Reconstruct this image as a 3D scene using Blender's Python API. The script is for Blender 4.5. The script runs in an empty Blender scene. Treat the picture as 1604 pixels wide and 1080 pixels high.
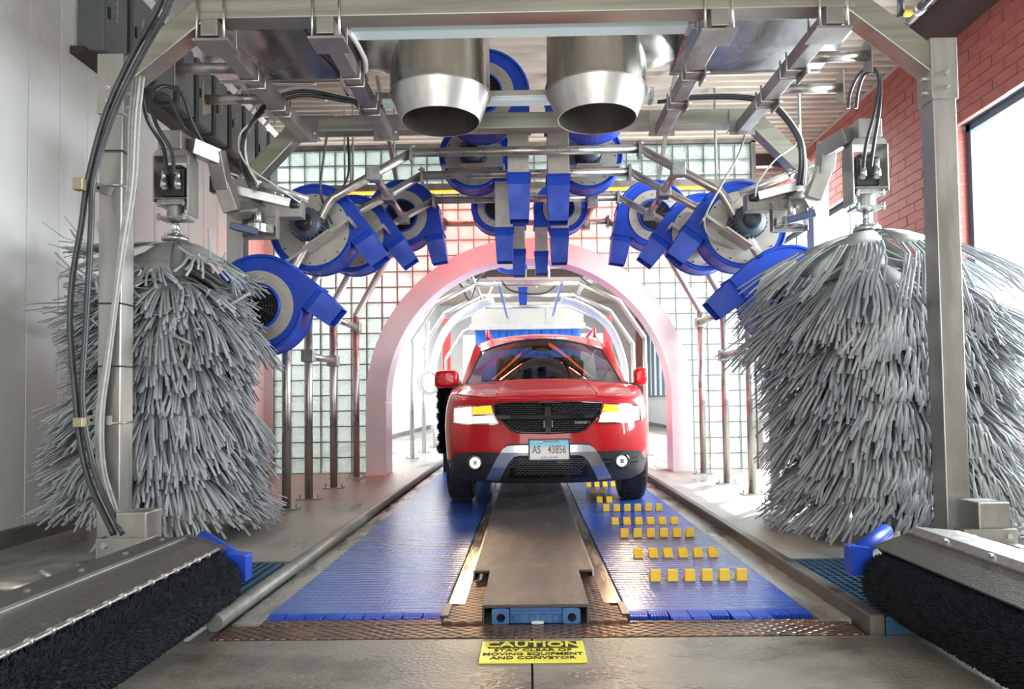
import bpy, bmesh, math, random
import numpy as np
from mathutils import Vector, Matrix, Euler
random.seed(7); rng = np.random.default_rng(7)
S = bpy.context.scene
COL = S.collection
PI = math.pi
# ------------------------------------------------------------------ camera
F = 1100.0
cam_d = bpy.data.cameras.new('camera'); cam = bpy.data.objects.new('camera', cam_d); COL.objects.link(cam)
cam_d.sensor_width = 36; cam_d.lens = F / 1604 * 36; cam_d.clip_end = 300
CAMLOC = Vector((0, 0, .93)); YAW = math.radians(.71); PITCH = math.radians(2.0); ROLL = math.radians(.75)
RC = Matrix.Rotation(YAW, 3, 'Z') @ Matrix.Rotation(PI/2 + PITCH, 3, 'X') @ Matrix.Rotation(-ROLL, 3, 'Z')
cam.location = CAMLOC; cam.rotation_euler = RC.to_euler()
_v = RC.inverted() @ Vector((0, 1, 0)); _u0 = F*_v.x/-_v.z; _v0 = F*_v.y/-_v.z     # where the tunnel axis lands without shift
SXp = -((828-802) - _u0); SYp = -(-(628-540) - _v0)                                   # lens shift in pixels
cam_d.shift_x = SXp/1604; cam_d.shift_y = SYp/1604
S.camera = cam
def P(px, py, Y):
    """world point at depth Y that this camera sees at pixel (px,py)"""
    d = RC @ Vector(((px-802+SXp)/F, (-(py-540)+SYp)/F, -1))
    return CAMLOC + d*(Y/d.y)
# ------------------------------------------------------------------ light
S.view_settings.view_transform = 'Standard'; S.view_settings.look = 'None'; S.view_settings.gamma = 1
S.view_settings.use_curve_mapping = False
S.view_settings.exposure = 0.42
w = bpy.data.worlds.new('world'); S.world = w; w.use_nodes = True
bg = w.node_tree.nodes['Background']; bg.inputs[0].default_value = (.86, .93, 1, 1); bg.inputs[1].default_value = 1.3
sd = bpy.data.lights.new('sun', 'SUN'); sd.energy = 13; sd.angle = .01; sd.color = (1, .94, .86)
sun = bpy.data.objects.new('sun', sd); COL.objects.link(sun)
sun.rotation_euler = Vector((.62, .75, .76)).to_track_quat('Z', 'Y').to_euler(); sun.location = (12, 4, 12)
def area(name, loc, aim, sx, sy, e, col=(1, 1, 1)):
    d = bpy.data.lights.new(name, 'AREA'); d.shape = 'RECTANGLE'; d.size = sx; d.size_y = sy; d.energy = e; d.color = col
    o = bpy.data.objects.new(name, d); COL.objects.link(o); o.location = loc
    o.rotation_euler = (Vector(loc)-Vector(aim)).to_track_quat('Z', 'Y').to_euler(); return o
area('window_daylight', (4.7, 4.9, 2.4), (0, 4.9, 1.6), 3.3, 2.6, 800, (.93, .97, 1))
area('window_daylight', (4.7, 10.3, 2.4), (0, 10.3, 1.6), 4.2, 2.6, 800, (.93, .97, 1))
area('window_daylight', (4.7, 16, 2.4), (0, 16, 1.6), 4.5, 2.6, 900, (.93, .97, 1))
area('entrance_daylight', (0, -3.1, 1.9), (0, 4, 1.5), 4.4, 3.4, 170, (1, .98, .94))
area('rear_bay_fill', (-2.5, 11.5, 4.35), (-2.5, 11.6, 0), 1.0, 4, 300)  # three added fill lamps, no fixtures: they brighten the bay behind the glass blocks
area('rear_bay_fill', (3.1, 11.5, 4.35), (3.1, 11.6, 0), 1.0, 4, 300)
area('rear_bay_fill', (-2.4, 18, 4.35), (-2.4, 18.1, 0), 1.2, 6, 200)
# ------------------------------------------------------------------ materials
MATS = {}
def mat(name, col, rough=.5, metal=0., col2=None, nscale=8, stretch=(1, 1, 1), fac=(.35, .65), bump=0., bscale=None, rvar=0., coat=0., emis=None, estr=0., spec=.5, alpha=None, detail=5):
    if name in MATS: return MATS[name]
    m = bpy.data.materials.new(name); m.use_nodes = True; nt = m.node_tree; N = nt.nodes; L = nt.links
    b = N['Principled BSDF']
    b.inputs['Base Color'].default_value = (*col, 1); b.inputs['Roughness'].default_value = rough; b.inputs['Metallic'].default_value = metal
    b.inputs['Coat Weight'].default_value = coat; b.inputs['Specular IOR Level'].default_value = spec; b.inputs['Coat Roughness'].default_value = .06
    tc = N.new('ShaderNodeTexCoord'); mp = N.new('ShaderNodeMapping'); mp.inputs['Scale'].default_value = stretch
    L.new(tc.outputs['Object'], mp.inputs[0])
    if col2 or rvar:
        n = N.new('ShaderNodeTexNoise'); n.inputs['Scale'].default_value = nscale; n.inputs['Detail'].default_value = detail; n.inputs['Roughness'].default_value = .62
        L.new(mp.outputs[0], n.inputs[0])
        r = N.new('ShaderNodeMapRange'); r.inputs[1].default_value = fac[0]; r.inputs[2].default_value = fac[1]; L.new(n.outputs[0], r.inputs[0])
        if col2:
            x = N.new('ShaderNodeMix'); x.data_type = 'RGBA'; x.inputs[6].default_value = (*col, 1); x.inputs[7].default_value = (*col2, 1)
            L.new(r.outputs[0], x.inputs[0]); L.new(x.outputs[2], b.inputs['Base Color'])
        if rvar:
            q = N.new('ShaderNodeMapRange'); q.inputs[3].default_value = max(.02, rough-rvar); q.inputs[4].default_value = min(1, rough+rvar)
            L.new(r.outputs[0], q.inputs[0]); L.new(q.outputs[0], b.inputs['Roughness'])
    if bump:
        n2 = N.new('ShaderNodeTexNoise'); n2.inputs['Scale'].default_value = bscale or nscale*4; n2.inputs['Detail'].default_value = 4
        L.new(mp.outputs[0], n2.inputs[0]); bp = N.new('ShaderNodeBump'); bp.inputs['Strength'].default_value = bump; bp.inputs['Distance'].default_value = .01
        L.new(n2.outputs[0], bp.inputs['Height']); L.new(bp.outputs[0], b.inputs['Normal'])
    if emis: b.inputs['Emission Color'].default_value = (*emis, 1); b.inputs['Emission Strength'].default_value = estr
    MATS[name] = m; return m
STEEL = mat('galvanized_steel', (.30, .285, .26), .40, .8, (.42, .40, .37), 6, (1, 1, .2), rvar=.1, bump=.08, bscale=60)
STEELH = mat('galvanized_steel_beam', (.29, .285, .235), .40, .75, (.40, .39, .33), 5, (.15, 1, 3), rvar=.1, bump=.08, bscale=40)
PIPE = mat('stainless_pipe', (.36, .33, .30), .36, .85, (.46, .43, .40), 9, rvar=.1)
INOX = mat('brushed_stainless', (.62, .60, .56), .40, 1, (.52, .50, .47), 14, (1, 1, .04), rvar=.07)
DUCT = mat('sheet_metal_duct', (.50, .50, .52), .25, .95, (.40, .40, .42), 4, rvar=.08, bump=.15, bscale=3)
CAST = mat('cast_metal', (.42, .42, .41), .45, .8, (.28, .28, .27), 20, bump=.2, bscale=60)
ALU = mat('zinc_plated', (.62, .62, .61), .3, .9, (.5, .5, .48), 18)
BLUE = mat('blue_plastic', (.012, .060, .46), .42, 0, (.009, .045, .36), 5, rvar=.08, spec=.3)
BEIGE = mat('beige_sheet', (.45, .42, .37), .45, .5, (.38, .35, .31), 12, rvar=.1)
MOTOR = mat('motor_grey', (.05, .065, .085), .45, .2, (.08, .10, .12), 15)
BLACK = mat('black_rubber', (.014, .015, .017), .42, 0, (.03, .032, .036), 14)
HOSE = mat('hydraulic_hose', (.022, .025, .028), .35, 0, (.045, .05, .055), 9)
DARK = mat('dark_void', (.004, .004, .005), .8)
CABLE = mat('grey_cable', (.42, .42, .40), .5, 0, (.3, .3, .29), 20)
WHITEC = mat('white_tube', (.72, .72, .70), .35)
FOAM = mat('grey_foam_cloth', (.27, .285, .305), .72, 0, (.40, .415, .43), 3, bump=.1, bscale=80, spec=.25)
FOAMW = mat('grey_foam_vane', (.38, .385, .37), .7, 0, (.23, .235, .225), 6, bump=.1, bscale=60, spec=.25)
BRIST = mat('black_bristle', (.004, .005, .008), .6, 0, (.018, .022, .03), 30, spec=.2)
HOODM = mat('dirty_hood_sheet', (.065, .060, .052), .58, .2, (.16, .148, .13), 70, fac=(.52, .78), rvar=.1, bump=.3, bscale=120, detail=8)
HOODL = mat('hood_sheet_light', (.34, .33, .32), .4, .6, (.26, .25, .24), 30, rvar=.1)
RED = mat('red_car_paint', (.50, .004, .008), .5, 0, coat=.7, spec=.2)
BLKG = mat('black_gloss', (.006, .006, .008), .12, 0, coat=.6)
BLKM = mat('black_matte_plastic', (.018, .020, .024), .5, 0, (.028, .03, .034), 25)
SILV = mat('silver_trim', (.62, .63, .65), .25, .9)
CHRM = mat('chrome', (.8, .8, .82), .08, 1)
GRIL = mat('grille_mesh', (.16, .16, .17), .25, .8)
TYRE = mat('tyre_rubber', (.012, .012, .013), .55, 0, (.025, .025, .027), 30, bump=.3, bscale=60)
YEL = mat('yellow_plastic', (.95, .60, .04), .4, 0, (.85, .50, .03), 12, spec=.5)
WHITEP = mat('white_panel', (.70, .70, .68), .32, 0, (.64, .65, .64), 1.2, (1, 1, .3), rvar=.08)
BASEM = mat('dark_base', (.10, .10, .095), .6, 0, (.16, .155, .14), 6)
BRICK = mat('red_brick', (.24, .058, .046), .7, 0, (.30, .08, .062), 7, bump=.25, bscale=30)
MORT = mat('mortar', (.42, .30, .27), .85, 0, (.34, .24, .22), 15)
FRAME = mat('blue_grey_frame', (.09, .14, .17), .4, .3)
SILL = mat('stone_sill', (.62, .57, .50), .6, 0, (.54, .49, .43), 9)
KNEE = mat('white_block_wall', (.70, .70, .70), .55, 0, (.62, .62, .62), 3)
PINK = mat('white_arch_plastic', (.66, .62, .63), .32, 0, (.60, .57, .58), 3, coat=.2)
LEDR = mat('amber_led', (.9, .3, .05), .4, emis=(1, .20, .015), estr=3.2)
CONC = mat('wet_concrete', (.105, .095, .08), .33, 0, (.27, .25, .215), 1.3, (1, 1.4, 1), (.36, .62), .45, 55, rvar=.17, detail=9)
CONCP = mat('platform_concrete', (.16, .155, .14), .40, 0, (.38, .365, .33), 1.6, (1.6, .6, 1), (.34, .64), .25, 22, rvar=.16)
STRIP = mat('channel_concrete', (.13, .125, .11), .28, 0, (.33, .32, .28), 3, (2, .6, 1), rvar=.14, bump=.3, bscale=18)
PLATE = mat('rusty_plate', (.085, .06, .05), .33, .45, (.17, .085, .05), 5, rvar=.13, bump=.35, bscale=70)
COVER = mat('dark_cover_plate', (.05, .042, .040), .46, .25, (.095, .078, .072), 7, (1, .4, 1), rvar=.12, bump=.5, bscale=160)
GRATE = mat('blue_grating', (.035, .085, .15), .38, .2, (.05, .11, .18), 9)
CBLUE = mat('conveyor_blue', (.03, .10, .26), .42, .1, (.045, .13, .32), 9)
GREYB = mat('grey_enclosure', (.12, .135, .135), .5, .2, (.15, .165, .165), 5)
DECK = mat('ceiling_deck', (.46, .40, .33), .7, 0, (.36, .31, .255), 2.2, (.5, 3, 1))
BROWN = mat('dark_brown_steel', (.055, .038, .035), .6, .2)
WHITEL = mat('lamp_diffuser', (.62, .72, .72), .3, emis=(.8, 1, 1), estr=.08)
SKIN = mat('skin', (.55, .33, .24), .5); HAIR = mat('grey_hair', (.12, .10, .09), .7); SHIRT = mat('dark_shirt', (.05, .06, .08), .8); SHIRT2 = mat('tan_shirt', (.25, .2, .15), .8)
SEATM = mat('seat_cloth', (.03, .03, .035), .8)
YSIGN = mat('yellow_sign', (.72, .66, .05), .4, 0, (.55, .50, .05), 14, fac=(.5, .75)); KSIGN = mat('black_print', (.02, .02, .018), .5, 0, (.05, .045, .025), 40, spec=.1)
BMAT = mat('blue_mitter_cloth', (.02, .13, .55), .7); REDP = mat('red_post_paint', (.55, .03, .03), .4)
def special(name, fn):
    m = bpy.data.materials.new(name); m.use_nodes = True; nt = m.node_tree; nt.nodes.clear(); o = nt.nodes.new('ShaderNodeOutputMaterial')
    fn(nt.nodes, nt.links, o); MATS[name] = m; return m
def glass_tint(tint, rough=.02, ior=1.5):
    def f(N, L, o):
        t = N.new('ShaderNodeBsdfTransparent'); t.inputs[0].default_value = (*tint, 1)
        g = N.new('ShaderNodeBsdfGlossy'); g.inputs['Roughness'].default_value = rough; g.inputs[0].default_value = (1, 1, 1, 1)
        lw = N.new('ShaderNodeLayerWeight'); lw.inputs[0].default_value = .5; fr = N.new('ShaderNodeMath'); fr.operation = 'POWER'; fr.inputs[1].default_value = 4; L.new(lw.outputs['Facing'], fr.inputs[0])
        f0 = ((ior-1)/(ior+1))**2; fa = N.new('ShaderNodeMath'); fa.operation = 'MULTIPLY_ADD'; fa.inputs[1].default_value = .7; fa.inputs[2].default_value = f0; L.new(fr.outputs[0], fa.inputs[0]); mx = N.new('ShaderNodeMixShader')
        L.new(fa.outputs[0], mx.inputs[0]); L.new(t.outputs[0], mx.inputs[1]); L.new(g.outputs[0], mx.inputs[2]); L.new(mx.outputs[0], o.inputs[0])
    return f
GLASS = special('window_glass', glass_tint((.95, .98, .98)))
WSG = special('windshield_glass', glass_tint((.13, .15, .15), .02, 1.6))
SIDEG = special('dark_side_glass', glass_tint((.12, .13, .14), .02, 1.6))
LENS = special('lamp_lens', glass_tint((.96, .96, .96), .04, 1.35))
def _gb(N, L, o):
    tc = N.new('ShaderNodeTexCoord'); n = N.new('ShaderNodeTexNoise'); n.inputs['Scale'].default_value = 16; n.inputs['Detail'].default_value = 1.5; n.inputs['Distortion'].default_value = 1.5
    L.new(tc.outputs['Object'], n.inputs[0]); bp = N.new('ShaderNodeBump'); bp.inputs['Strength'].default_value = .8; bp.inputs['Distance'].default_value = .03; L.new(n.outputs[0], bp.inputs['Height'])
    a = N.new('ShaderNodeBsdfTranslucent'); a.inputs[0].default_value = (.80, .88, .84, 1); L.new(bp.outputs[0], a.inputs['Normal'])
    d = N.new('ShaderNodeBsdfDiffuse'); d.inputs[0].default_value = (.62, .68, .64, 1); L.new(bp.outputs[0], d.inputs['Normal'])
    t = N.new('ShaderNodeBsdfTransparent'); t.inputs[0].default_value = (.88, .95, .92, 1)
    g = N.new('ShaderNodeBsdfGlossy'); g.inputs['Roughness'].default_value = .12; L.new(bp.outputs[0], g.inputs['Normal'])
    m1 = N.new('ShaderNodeMixShader'); m1.inputs[0].default_value = .5; L.new(a.outputs[0], m1.inputs[1]); L.new(t.outputs[0], m1.inputs[2])
    m2 = N.new('ShaderNodeMixShader'); m2.inputs[0].default_value = .12; L.new(m1.outputs[0], m2.inputs[1]); L.new(g.outputs[0], m2.inputs[2])
    m3 = N.new('ShaderNodeMixShader'); m3.inputs[0].default_value = .16; L.new(m2.outputs[0], m3.inputs[1]); L.new(d.outputs[0], m3.inputs[2])
    L.new(m3.outputs[0], o.inputs[0])
GBLK = special('glass_block', _gb)
GJOINT = mat('grey_green_mortar', (.17, .20, .18), .7)
LAMPW = mat('headlamp_bulb', (1, 1, 1), .3, emis=(1, .80, .50), estr=14)
LAMPC = mat('headlamp_clear', (.7, .7, .7), .2, emis=(1, .9, .75), estr=.7)
LAMPA = mat('amber_lamp', (1, .4, .02), .3, emis=(1, .36, .01), estr=1.5)
FOGW = mat('fog_lamp', (.9, .9, .9), .15, emis=(1, .97, .92), estr=1.1)
def _belt(N, L, o):
    b = N.new('ShaderNodeBsdfPrincipled'); L.new(b.outputs[0], o.inputs[0])
    tc = N.new('ShaderNodeTexCoord'); wv = N.new('ShaderNodeTexWave'); wv.wave_type = 'BANDS'; wv.bands_direction = 'Y'; wv.inputs['Scale'].default_value = 6.5; wv.inputs['Distortion'].default_value = 0
    L.new(tc.outputs['Object'], wv.inputs[0])
    w2 = N.new('ShaderNodeTexWave'); w2.bands_direction = 'X'; w2.inputs['Scale'].default_value = 12; L.new(tc.outputs['Object'], w2.inputs[0])
    mul = N.new('ShaderNodeMath'); mul.operation = 'MULTIPLY'; L.new(wv.outputs[1], mul.inputs[0]); mul2 = N.new('ShaderNodeMath'); mul2.operation = 'MULTIPLY_ADD'; mul2.inputs[1].default_value = .25; mul2.inputs[2].default_value = .75
    L.new(w2.outputs[1], mul2.inputs[0]); L.new(mul2.outputs[0], mul.inputs[1])
    bp = N.new('ShaderNodeBump'); bp.inputs['Strength'].default_value = .28; bp.inputs['Distance'].default_value = .008; L.new(mul.outputs[0], bp.inputs['Height']); L.new(bp.outputs[0], b.inputs['Normal'])
    n = N.new('ShaderNodeTexNoise'); n.inputs['Scale'].default_value = 2.2; n.inputs['Detail'].default_value = 6; mp = N.new('ShaderNodeMapping'); mp.inputs['Scale'].default_value = (3, .5, 1); L.new(tc.outputs['Object'], mp.inputs[0]); L.new(mp.outputs[0], n.inputs[0])
    cr = N.new('ShaderNodeMix'); cr.data_type = 'RGBA'; cr.inputs[6].default_value = (.018, .075, .40, 1); cr.inputs[7].default_value = (.05, .12, .40, 1); L.new(n.outputs[0], cr.inputs[0])
    cr2 = N.new('ShaderNodeMix'); cr2.data_type = 'RGBA'; cr2.inputs[6].default_value = (.012, .03, .12, 1)
    mr = N.new('ShaderNodeMapRange'); mr.inputs[1].default_value = .0; mr.inputs[2].default_value = .12; L.new(wv.outputs[1], mr.inputs[0]); L.new(mr.outputs[0], cr2.inputs[0]); L.new(cr.outputs[2], cr2.inputs[7])
    L.new(cr2.outputs[2], b.inputs['Base Color']); b.inputs['Roughness'].default_value = .24
BELT = special('blue_belt', _belt)
def _dia(N, L, o):
    b = N.new('ShaderNodeBsdfPrincipled'); L.new(b.outputs[0], o.inputs[0]); tc = N.new('ShaderNodeTexCoord')
    hs = []
    for s in (1, -1):
        mp = N.new('ShaderNodeMapping'); mp.inputs['Rotation'].default_value = (0, 0, s*.6); mp.inputs['Scale'].default_value = (1, 1, 1)
        L.new(tc.outputs['Object'], mp.inputs[0]); wv = N.new('ShaderNodeTexWave'); wv.bands_direction = 'Y'; wv.inputs['Scale'].default_value = 9; L.new(mp.outputs[0], wv.inputs[0]); hs.append(wv)
    mx = N.new('ShaderNodeMath'); mx.operation = 'MAXIMUM'; L.new(hs[0].outputs[1], mx.inputs[0]); L.new(hs[1].outputs[1], mx.inputs[1])
    bp = N.new('ShaderNodeBump'); bp.inputs['Strength'].default_value = .8; bp.inputs['Distance'].default_value = .01; L.new(mx.outputs[0], bp.inputs['Height']); L.new(bp.outputs[0], b.inputs['Normal'])
    n = N.new('ShaderNodeTexNoise'); n.inputs['Scale'].default_value = 5; n.inputs['Detail'].default_value = 6; L.new(tc.outputs['Object'], n.inputs[0])
    cr = N.new('ShaderNodeMix'); cr.data_type = 'RGBA'; cr.inputs[6].default_value = (.10, .075, .062, 1); cr.inputs[7].default_value = (.24, .13, .08, 1)
    mr = N.new('ShaderNodeMapRange'); mr.inputs[1].default_value = .35; mr.inputs[2].default_value = .65; L.new(n.outputs[0], mr.inputs[0]); L.new(mr.outputs[0], cr.inputs[0]); L.new(cr.outputs[2], b.inputs['Base Color'])
    b.inputs['Metallic'].default_value = .55; b.inputs['Roughness'].default_value = .28
DIAM = special('diamond_plate', _dia)
def _plate(N, L, o):
    b = N.new('ShaderNodeBsdfPrincipled'); L.new(b.outputs[0], o.inputs[0]); tc = N.new('ShaderNodeTexCoord'); sp = N.new('ShaderNodeSeparateXYZ'); L.new(tc.outputs['Generated'], sp.inputs[0])
    n = N.new('ShaderNodeTexNoise'); n.inputs['Scale'].default_value = 3; L.new(tc.outputs['Generated'], n.inputs[0])
    ad = N.new('ShaderNodeMath'); ad.operation = 'MULTIPLY_ADD'; ad.inputs[1].default_value = .5; L.new(n.outputs[0], ad.inputs[0]); L.new(sp.outputs[2], ad.inputs[2])
    cr = N.new('ShaderNodeValToRGB'); e = cr.color_ramp.elements; e[0].position = .7; e[0].color = (.9, .9, .9, 1); e[1].position = 1.05; e[1].color = (.25, .72, .9, 1); L.new(ad.outputs[0], cr.inputs[0])
    L.new(cr.outputs[0], b.inputs['Base Color']); b.inputs['Roughness'].default_value = .35
LPLATE = special('licence_plate_print', _plate)
LTXT = mat('plate_letters', (.32, .13, .09), .5); RTXT = mat('red_letters', (.55, .02, .03), .5); BTXT = mat('blue_letters', (.15, .15, .35), .5)
# ------------------------------------------------------------------ mesh helpers
def wloc(o):
    v = Vector((0, 0, 0))
    while o is not None: v += o.location; o = o.parent
    return v
class MB:
    def __init__(s): s.v = []; s.f = []; s.sm = []
    def add(s, vs, fs, smooth=False):
        k = len(s.v); s.v += [tuple(v) for v in vs]; s.f += [tuple(i+k for i in f) for f in fs]; s.sm += [smooth]*len(fs); return s
    def box(s, c, d, R=None):
        x, y, z = d[0]/2, d[1]/2, d[2]/2; c = Vector(c)
        vs = [Vector(p) for p in ((-x, -y, -z), (x, -y, -z), (x, y, -z), (-x, y, -z), (-x, -y, z), (x, -y, z), (x, y, z), (-x, y, z))]
        if R is not None: vs = [R @ v for v in vs]
        return s.add([c+v for v in vs], [(0, 3, 2, 1), (4, 5, 6, 7), (0, 1, 5, 4), (1, 2, 6, 5), (2, 3, 7, 6), (3, 0, 4, 7)])
    def bb(s, lo, hi):
        lo = Vector(lo); hi = Vector(hi); return s.box((lo+hi)/2, hi-lo)
    def beam(s, a, b, w, h, up=(0, 0, 1)):
        a = Vector(a); b = Vector(b); d = (b-a).normalized(); x = d.cross(Vector(up))
        if x.length < 1e-4: x = d.cross(Vector((0, 1, 0)))
        x.normalize(); z = x.cross(d); R = Matrix((x, d, z)).transposed()
        return s.box((a+b)/2, (w, (b-a).length, h), R)
    def tube(s, pts, r, n=10, closed=False, cap=True, smooth=True):
        pts = [Vector(p) for p in pts]; m = len(pts); rs = r if isinstance(r, (list, tuple)) else [r]*m
        T = []
        for i in range(m):
            if closed: t = pts[(i+1) % m]-pts[i-1]
            else: t = pts[min(i+1, m-1)]-pts[max(i-1, 0)]
            T.append(t.normalized())
        u = T[0].orthogonal().normalized(); vs = []
        for i in range(m):
            u = (u - T[i]*u.dot(T[i])).normalized(); q = T[i].cross(u)
            k = 1.
            if 0 < i < m-1:
                c = (pts[i]-pts[i-1]).normalized().dot((pts[i+1]-pts[i]).normalized()); k = 1
            for j in range(n):
                a = 2*PI*j/n; vs.append(pts[i]+(u*math.cos(a)+q*math.sin(a))*rs[i]*k)
        fs = []
        for i in range(m if closed else m-1):
            for j in range(n):
                a = i*n+j; b = i*n+(j+1) % n; i2 = ((i+1) % m)*n; fs.append((a, b, i2+(j+1) % n, i2+j))
        s.add(vs, fs, smooth)
        if cap and not closed:
            k = len(s.v)-len(vs); s.f.append(tuple(k+j for j in reversed(range(n)))); s.f.append(tuple(k+(m-1)*n+j for j in range(n))); s.sm += [False]*2
        return s
    def cyl(s, a, b, r, r2=None, n=16, cap=True): return s.tube([a, b], [r, r if r2 is None else r2], n, cap=cap)
    def lathe(s, prof, c, ax='Z', n=24, smooth=True, close=False):
        c = Vector(c); vs = []
        for (r, h) in prof:
            for j in range(n):
                a = 2*PI*j/n; x, y = r*math.cos(a), r*math.sin(a)
                vs.append(c+Vector({'Z': (x, y, h), 'Y': (x, h, y), 'X': (h, x, y)}[ax]))
        m = len(prof); fs = [(i*n+j, i*n+(j+1) % n, ((i+1) % m)*n+(j+1) % n, ((i+1) % m)*n+j) for i in range(m if close else m-1) for j in range(n)]
        return s.add(vs, fs, smooth)
    def prism(s, poly, f, smooth=False):
        """poly: 2d points; f(p, side) -> 3d"""
        n = len(poly); vs = [f(p, 0) for p in poly]+[f(p, 1) for p in poly]
        s.add(vs, [tuple(range(n)), tuple(range(2*n-1, n-1, -1))])
        return s.add(vs, [(i, (i+1) % n, n+(i+1) % n, n+i) for i in range(n)], smooth)
    def xz(s, poly, y0, y1, smooth=False): return s.prism(poly, lambda p, k: (p[0], (y0, y1)[k], p[1]), smooth)
    def yz(s, poly, x0, x1): return s.prism(poly, lambda p, k: ((x0, x1)[k], p[0], p[1]))
    def xy(s, poly, z0, z1): return s.prism(poly, lambda p, k: (p[0], p[1], (z0, z1)[k]))
    def grid(s, pts, smooth=True):
        m = len(pts); n = len(pts[0]); return s.add([p for r in pts for p in r], [(i*n+j, i*n+j+1, (i+1)*n+j+1, (i+1)*n+j) for i in range(m-1) for j in range(n-1)], smooth)
    def bolt(s, c, r=.012, ax=(0, -1, 0), h=.012):
        c = Vector(c); ax = Vector(ax); return s.tube([c, c+ax*h], r, 6, smooth=False)
    def mirror(s):
        s.v = [(-a, b, c) for a, b, c in s.v]; s.f = [tuple(reversed(f)) for f in s.f]; return s
    def mesh(s, off=Vector((0, 0, 0)), name='m'):
        me = bpy.data.meshes.new(name); me.from_pydata([(a-off.x, b-off.y, c-off.z) for a, b, c in s.v], [], s.f)
        me.polygons.foreach_set('use_smooth', s.sm)
        bm = bmesh.new(); bm.from_mesh(me); bmesh.ops.recalc_face_normals(bm, faces=bm.faces); bm.to_mesh(me); bm.free()
        return me
def setp(o, label=None, cat=None, group=None, kind=None):
    for k, v in (('label', label), ('category', cat), ('group', group), ('kind', kind)):
        if v: o[k] = v
    return o
def obj(name, mb, m, parent=None, label=None, cat=None, group=None, kind=None, bev=0, local=False, sub=0):
    if isinstance(mb, MB):
        if parent is None:
            a = np.array(mb.v); c = Vector(((a[:, 0].min()+a[:, 0].max())/2, (a[:, 1].min()+a[:, 1].max())/2, a[:, 2].min()))
        else: c = Vector((0, 0, 0)) if local else wloc(parent)
        me = mb.mesh(c, name); me.materials.append(m)
    else: me = mb; c = Vector((0, 0, 0))
    o = bpy.data.objects.new(name, me); COL.objects.link(o)
    if parent is None: o.location = c
    o.parent = parent
    if bev:
        b = o.modifiers.new('b', 'BEVEL'); b.width = bev; b.segments = 2; b.limit_method = 'ANGLE'; b.angle_limit = .7
    if sub:
        b = o.modifiers.new('s', 'SUBSURF'); b.levels = sub; b.render_levels = sub
    return setp(o, label, cat, group, kind)
def thing(name, label, cat, loc=(0, 0, 0), group=None, kind=None, rot=None):
    o = bpy.data.objects.new(name, None); COL.objects.link(o); o.location = loc; o.empty_display_size = .1
    if rot: o.rotation_euler = rot
    return setp(o, label, cat, group, kind)
def spline(pts, k=8):
    pts = [Vector(p) for p in pts]; P_ = [pts[0]*2-pts[1]]+pts+[pts[-1]*2-pts[-2]]; out = []
    for i in range(1, len(P_)-2):
        a, b, c, d = P_[i-1:i+3]
        for j in range(k):
            t = j/k; out.append(.5*((2*b)+(c-a)*t+(2*a-5*b+4*c-d)*t*t+(3*b-a-3*c+d)*t**3))
    out.append(pts[-1]); return out
def npmesh(V, Fq, m, name, smooth=False):
    me = bpy.data.meshes.new(name); V = np.asarray(V, dtype=np.float32); Fq = np.asarray(Fq, dtype=np.int32); k = Fq.shape[1]
    me.vertices.add(len(V)); me.vertices.foreach_set('co', V.ravel()); me.loops.add(Fq.size); me.loops.foreach_set('vertex_index', Fq.ravel())
    me.polygons.add(len(Fq)); me.polygons.foreach_set('loop_start', np.arange(0, Fq.size, k, dtype=np.int32)); me.polygons.foreach_set('loop_total', np.full(len(Fq), k, dtype=np.int32))
    me.update(); me.validate(); me.materials.append(m); return me
_txt = {}
def text(s, size, m, parent, name, loc, rot, sx=1., ext=.0008, bold=0.):
    cu = bpy.data.curves.new('t', 'FONT'); cu.body = s; cu.size = size; cu.align_x = 'CENTER'; cu.align_y = 'CENTER'; cu.extrude = ext; cu.resolution_u = 3; cu.offset = bold
    t = bpy.data.objects.new('t', cu); COL.objects.link(t); bpy.context.view_layer.update()
    me = bpy.data.meshes.new_from_object(t.evaluated_get(bpy.context.evaluated_depsgraph_get())); bpy.data.objects.remove(t)
    M = Matrix.Translation(loc) @ Euler(rot).to_matrix().to_4x4() @ Matrix.Diagonal((sx, 1, 1, 1)); me.transform(M); me.materials.clear(); me.materials.append(m)
    o = bpy.data.objects.new(name, me); COL.objects.link(o); o.parent = parent; return o
# ------------------------------------------------------------------ the setting
PZ = .07            # platform height
XL, XR, ZC, YG = -3.25, 4.0, 4.5, 8.6
fl = thing('floor', None, None, (0, 0, 0), kind='structure')
obj('concrete_slab', MB().bb((-3.4, -3.3, -.3), (-.004, 2.78, 0)), CONC, fl); obj('concrete_slab', MB().bb((.004, -3.3, -.3), (4.3, 2.78, 0)), CONC, fl)
obj('channel_bed', MB().bb((-1.38, 2.785, -.3), (1.38, 27, -.02)), STRIP, fl)
for (y0, y1) in ((2.785, 6.2), (6.204, 10.4), (10.404, 27)):
    obj('platform_slab', MB().bb((-3.4, y0, -.3), (-1.62 if y0 < 3 else -1.28, y1, PZ)) if y0 > 3 else MB().xy([(-3.4, y0), (-1.62, y0), (-1.62, 3.85), (-1.28, 3.85), (-1.28, y1), (-3.4, y1)], -.3, PZ), CONCP, fl)
    obj('platform_slab', MB().xy([(1.92, y0), (4.3, y0), (4.3, y1), (1.36, y1), (1.36, 3.80), (1.92, 3.80)], -.3, PZ) if y0 < 3 else MB().bb((1.36, y0, -.3), (4.3, y1, PZ)), CONCP, fl)
for sx, x0, x1 in ((-1, -1.25, -1.14), (1, 1.19, 1.32)):
    obj('belt_side_strip', MB().bb((x0, 2.95, -.1), (x1, 26, .012)), STRIP, fl)
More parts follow.
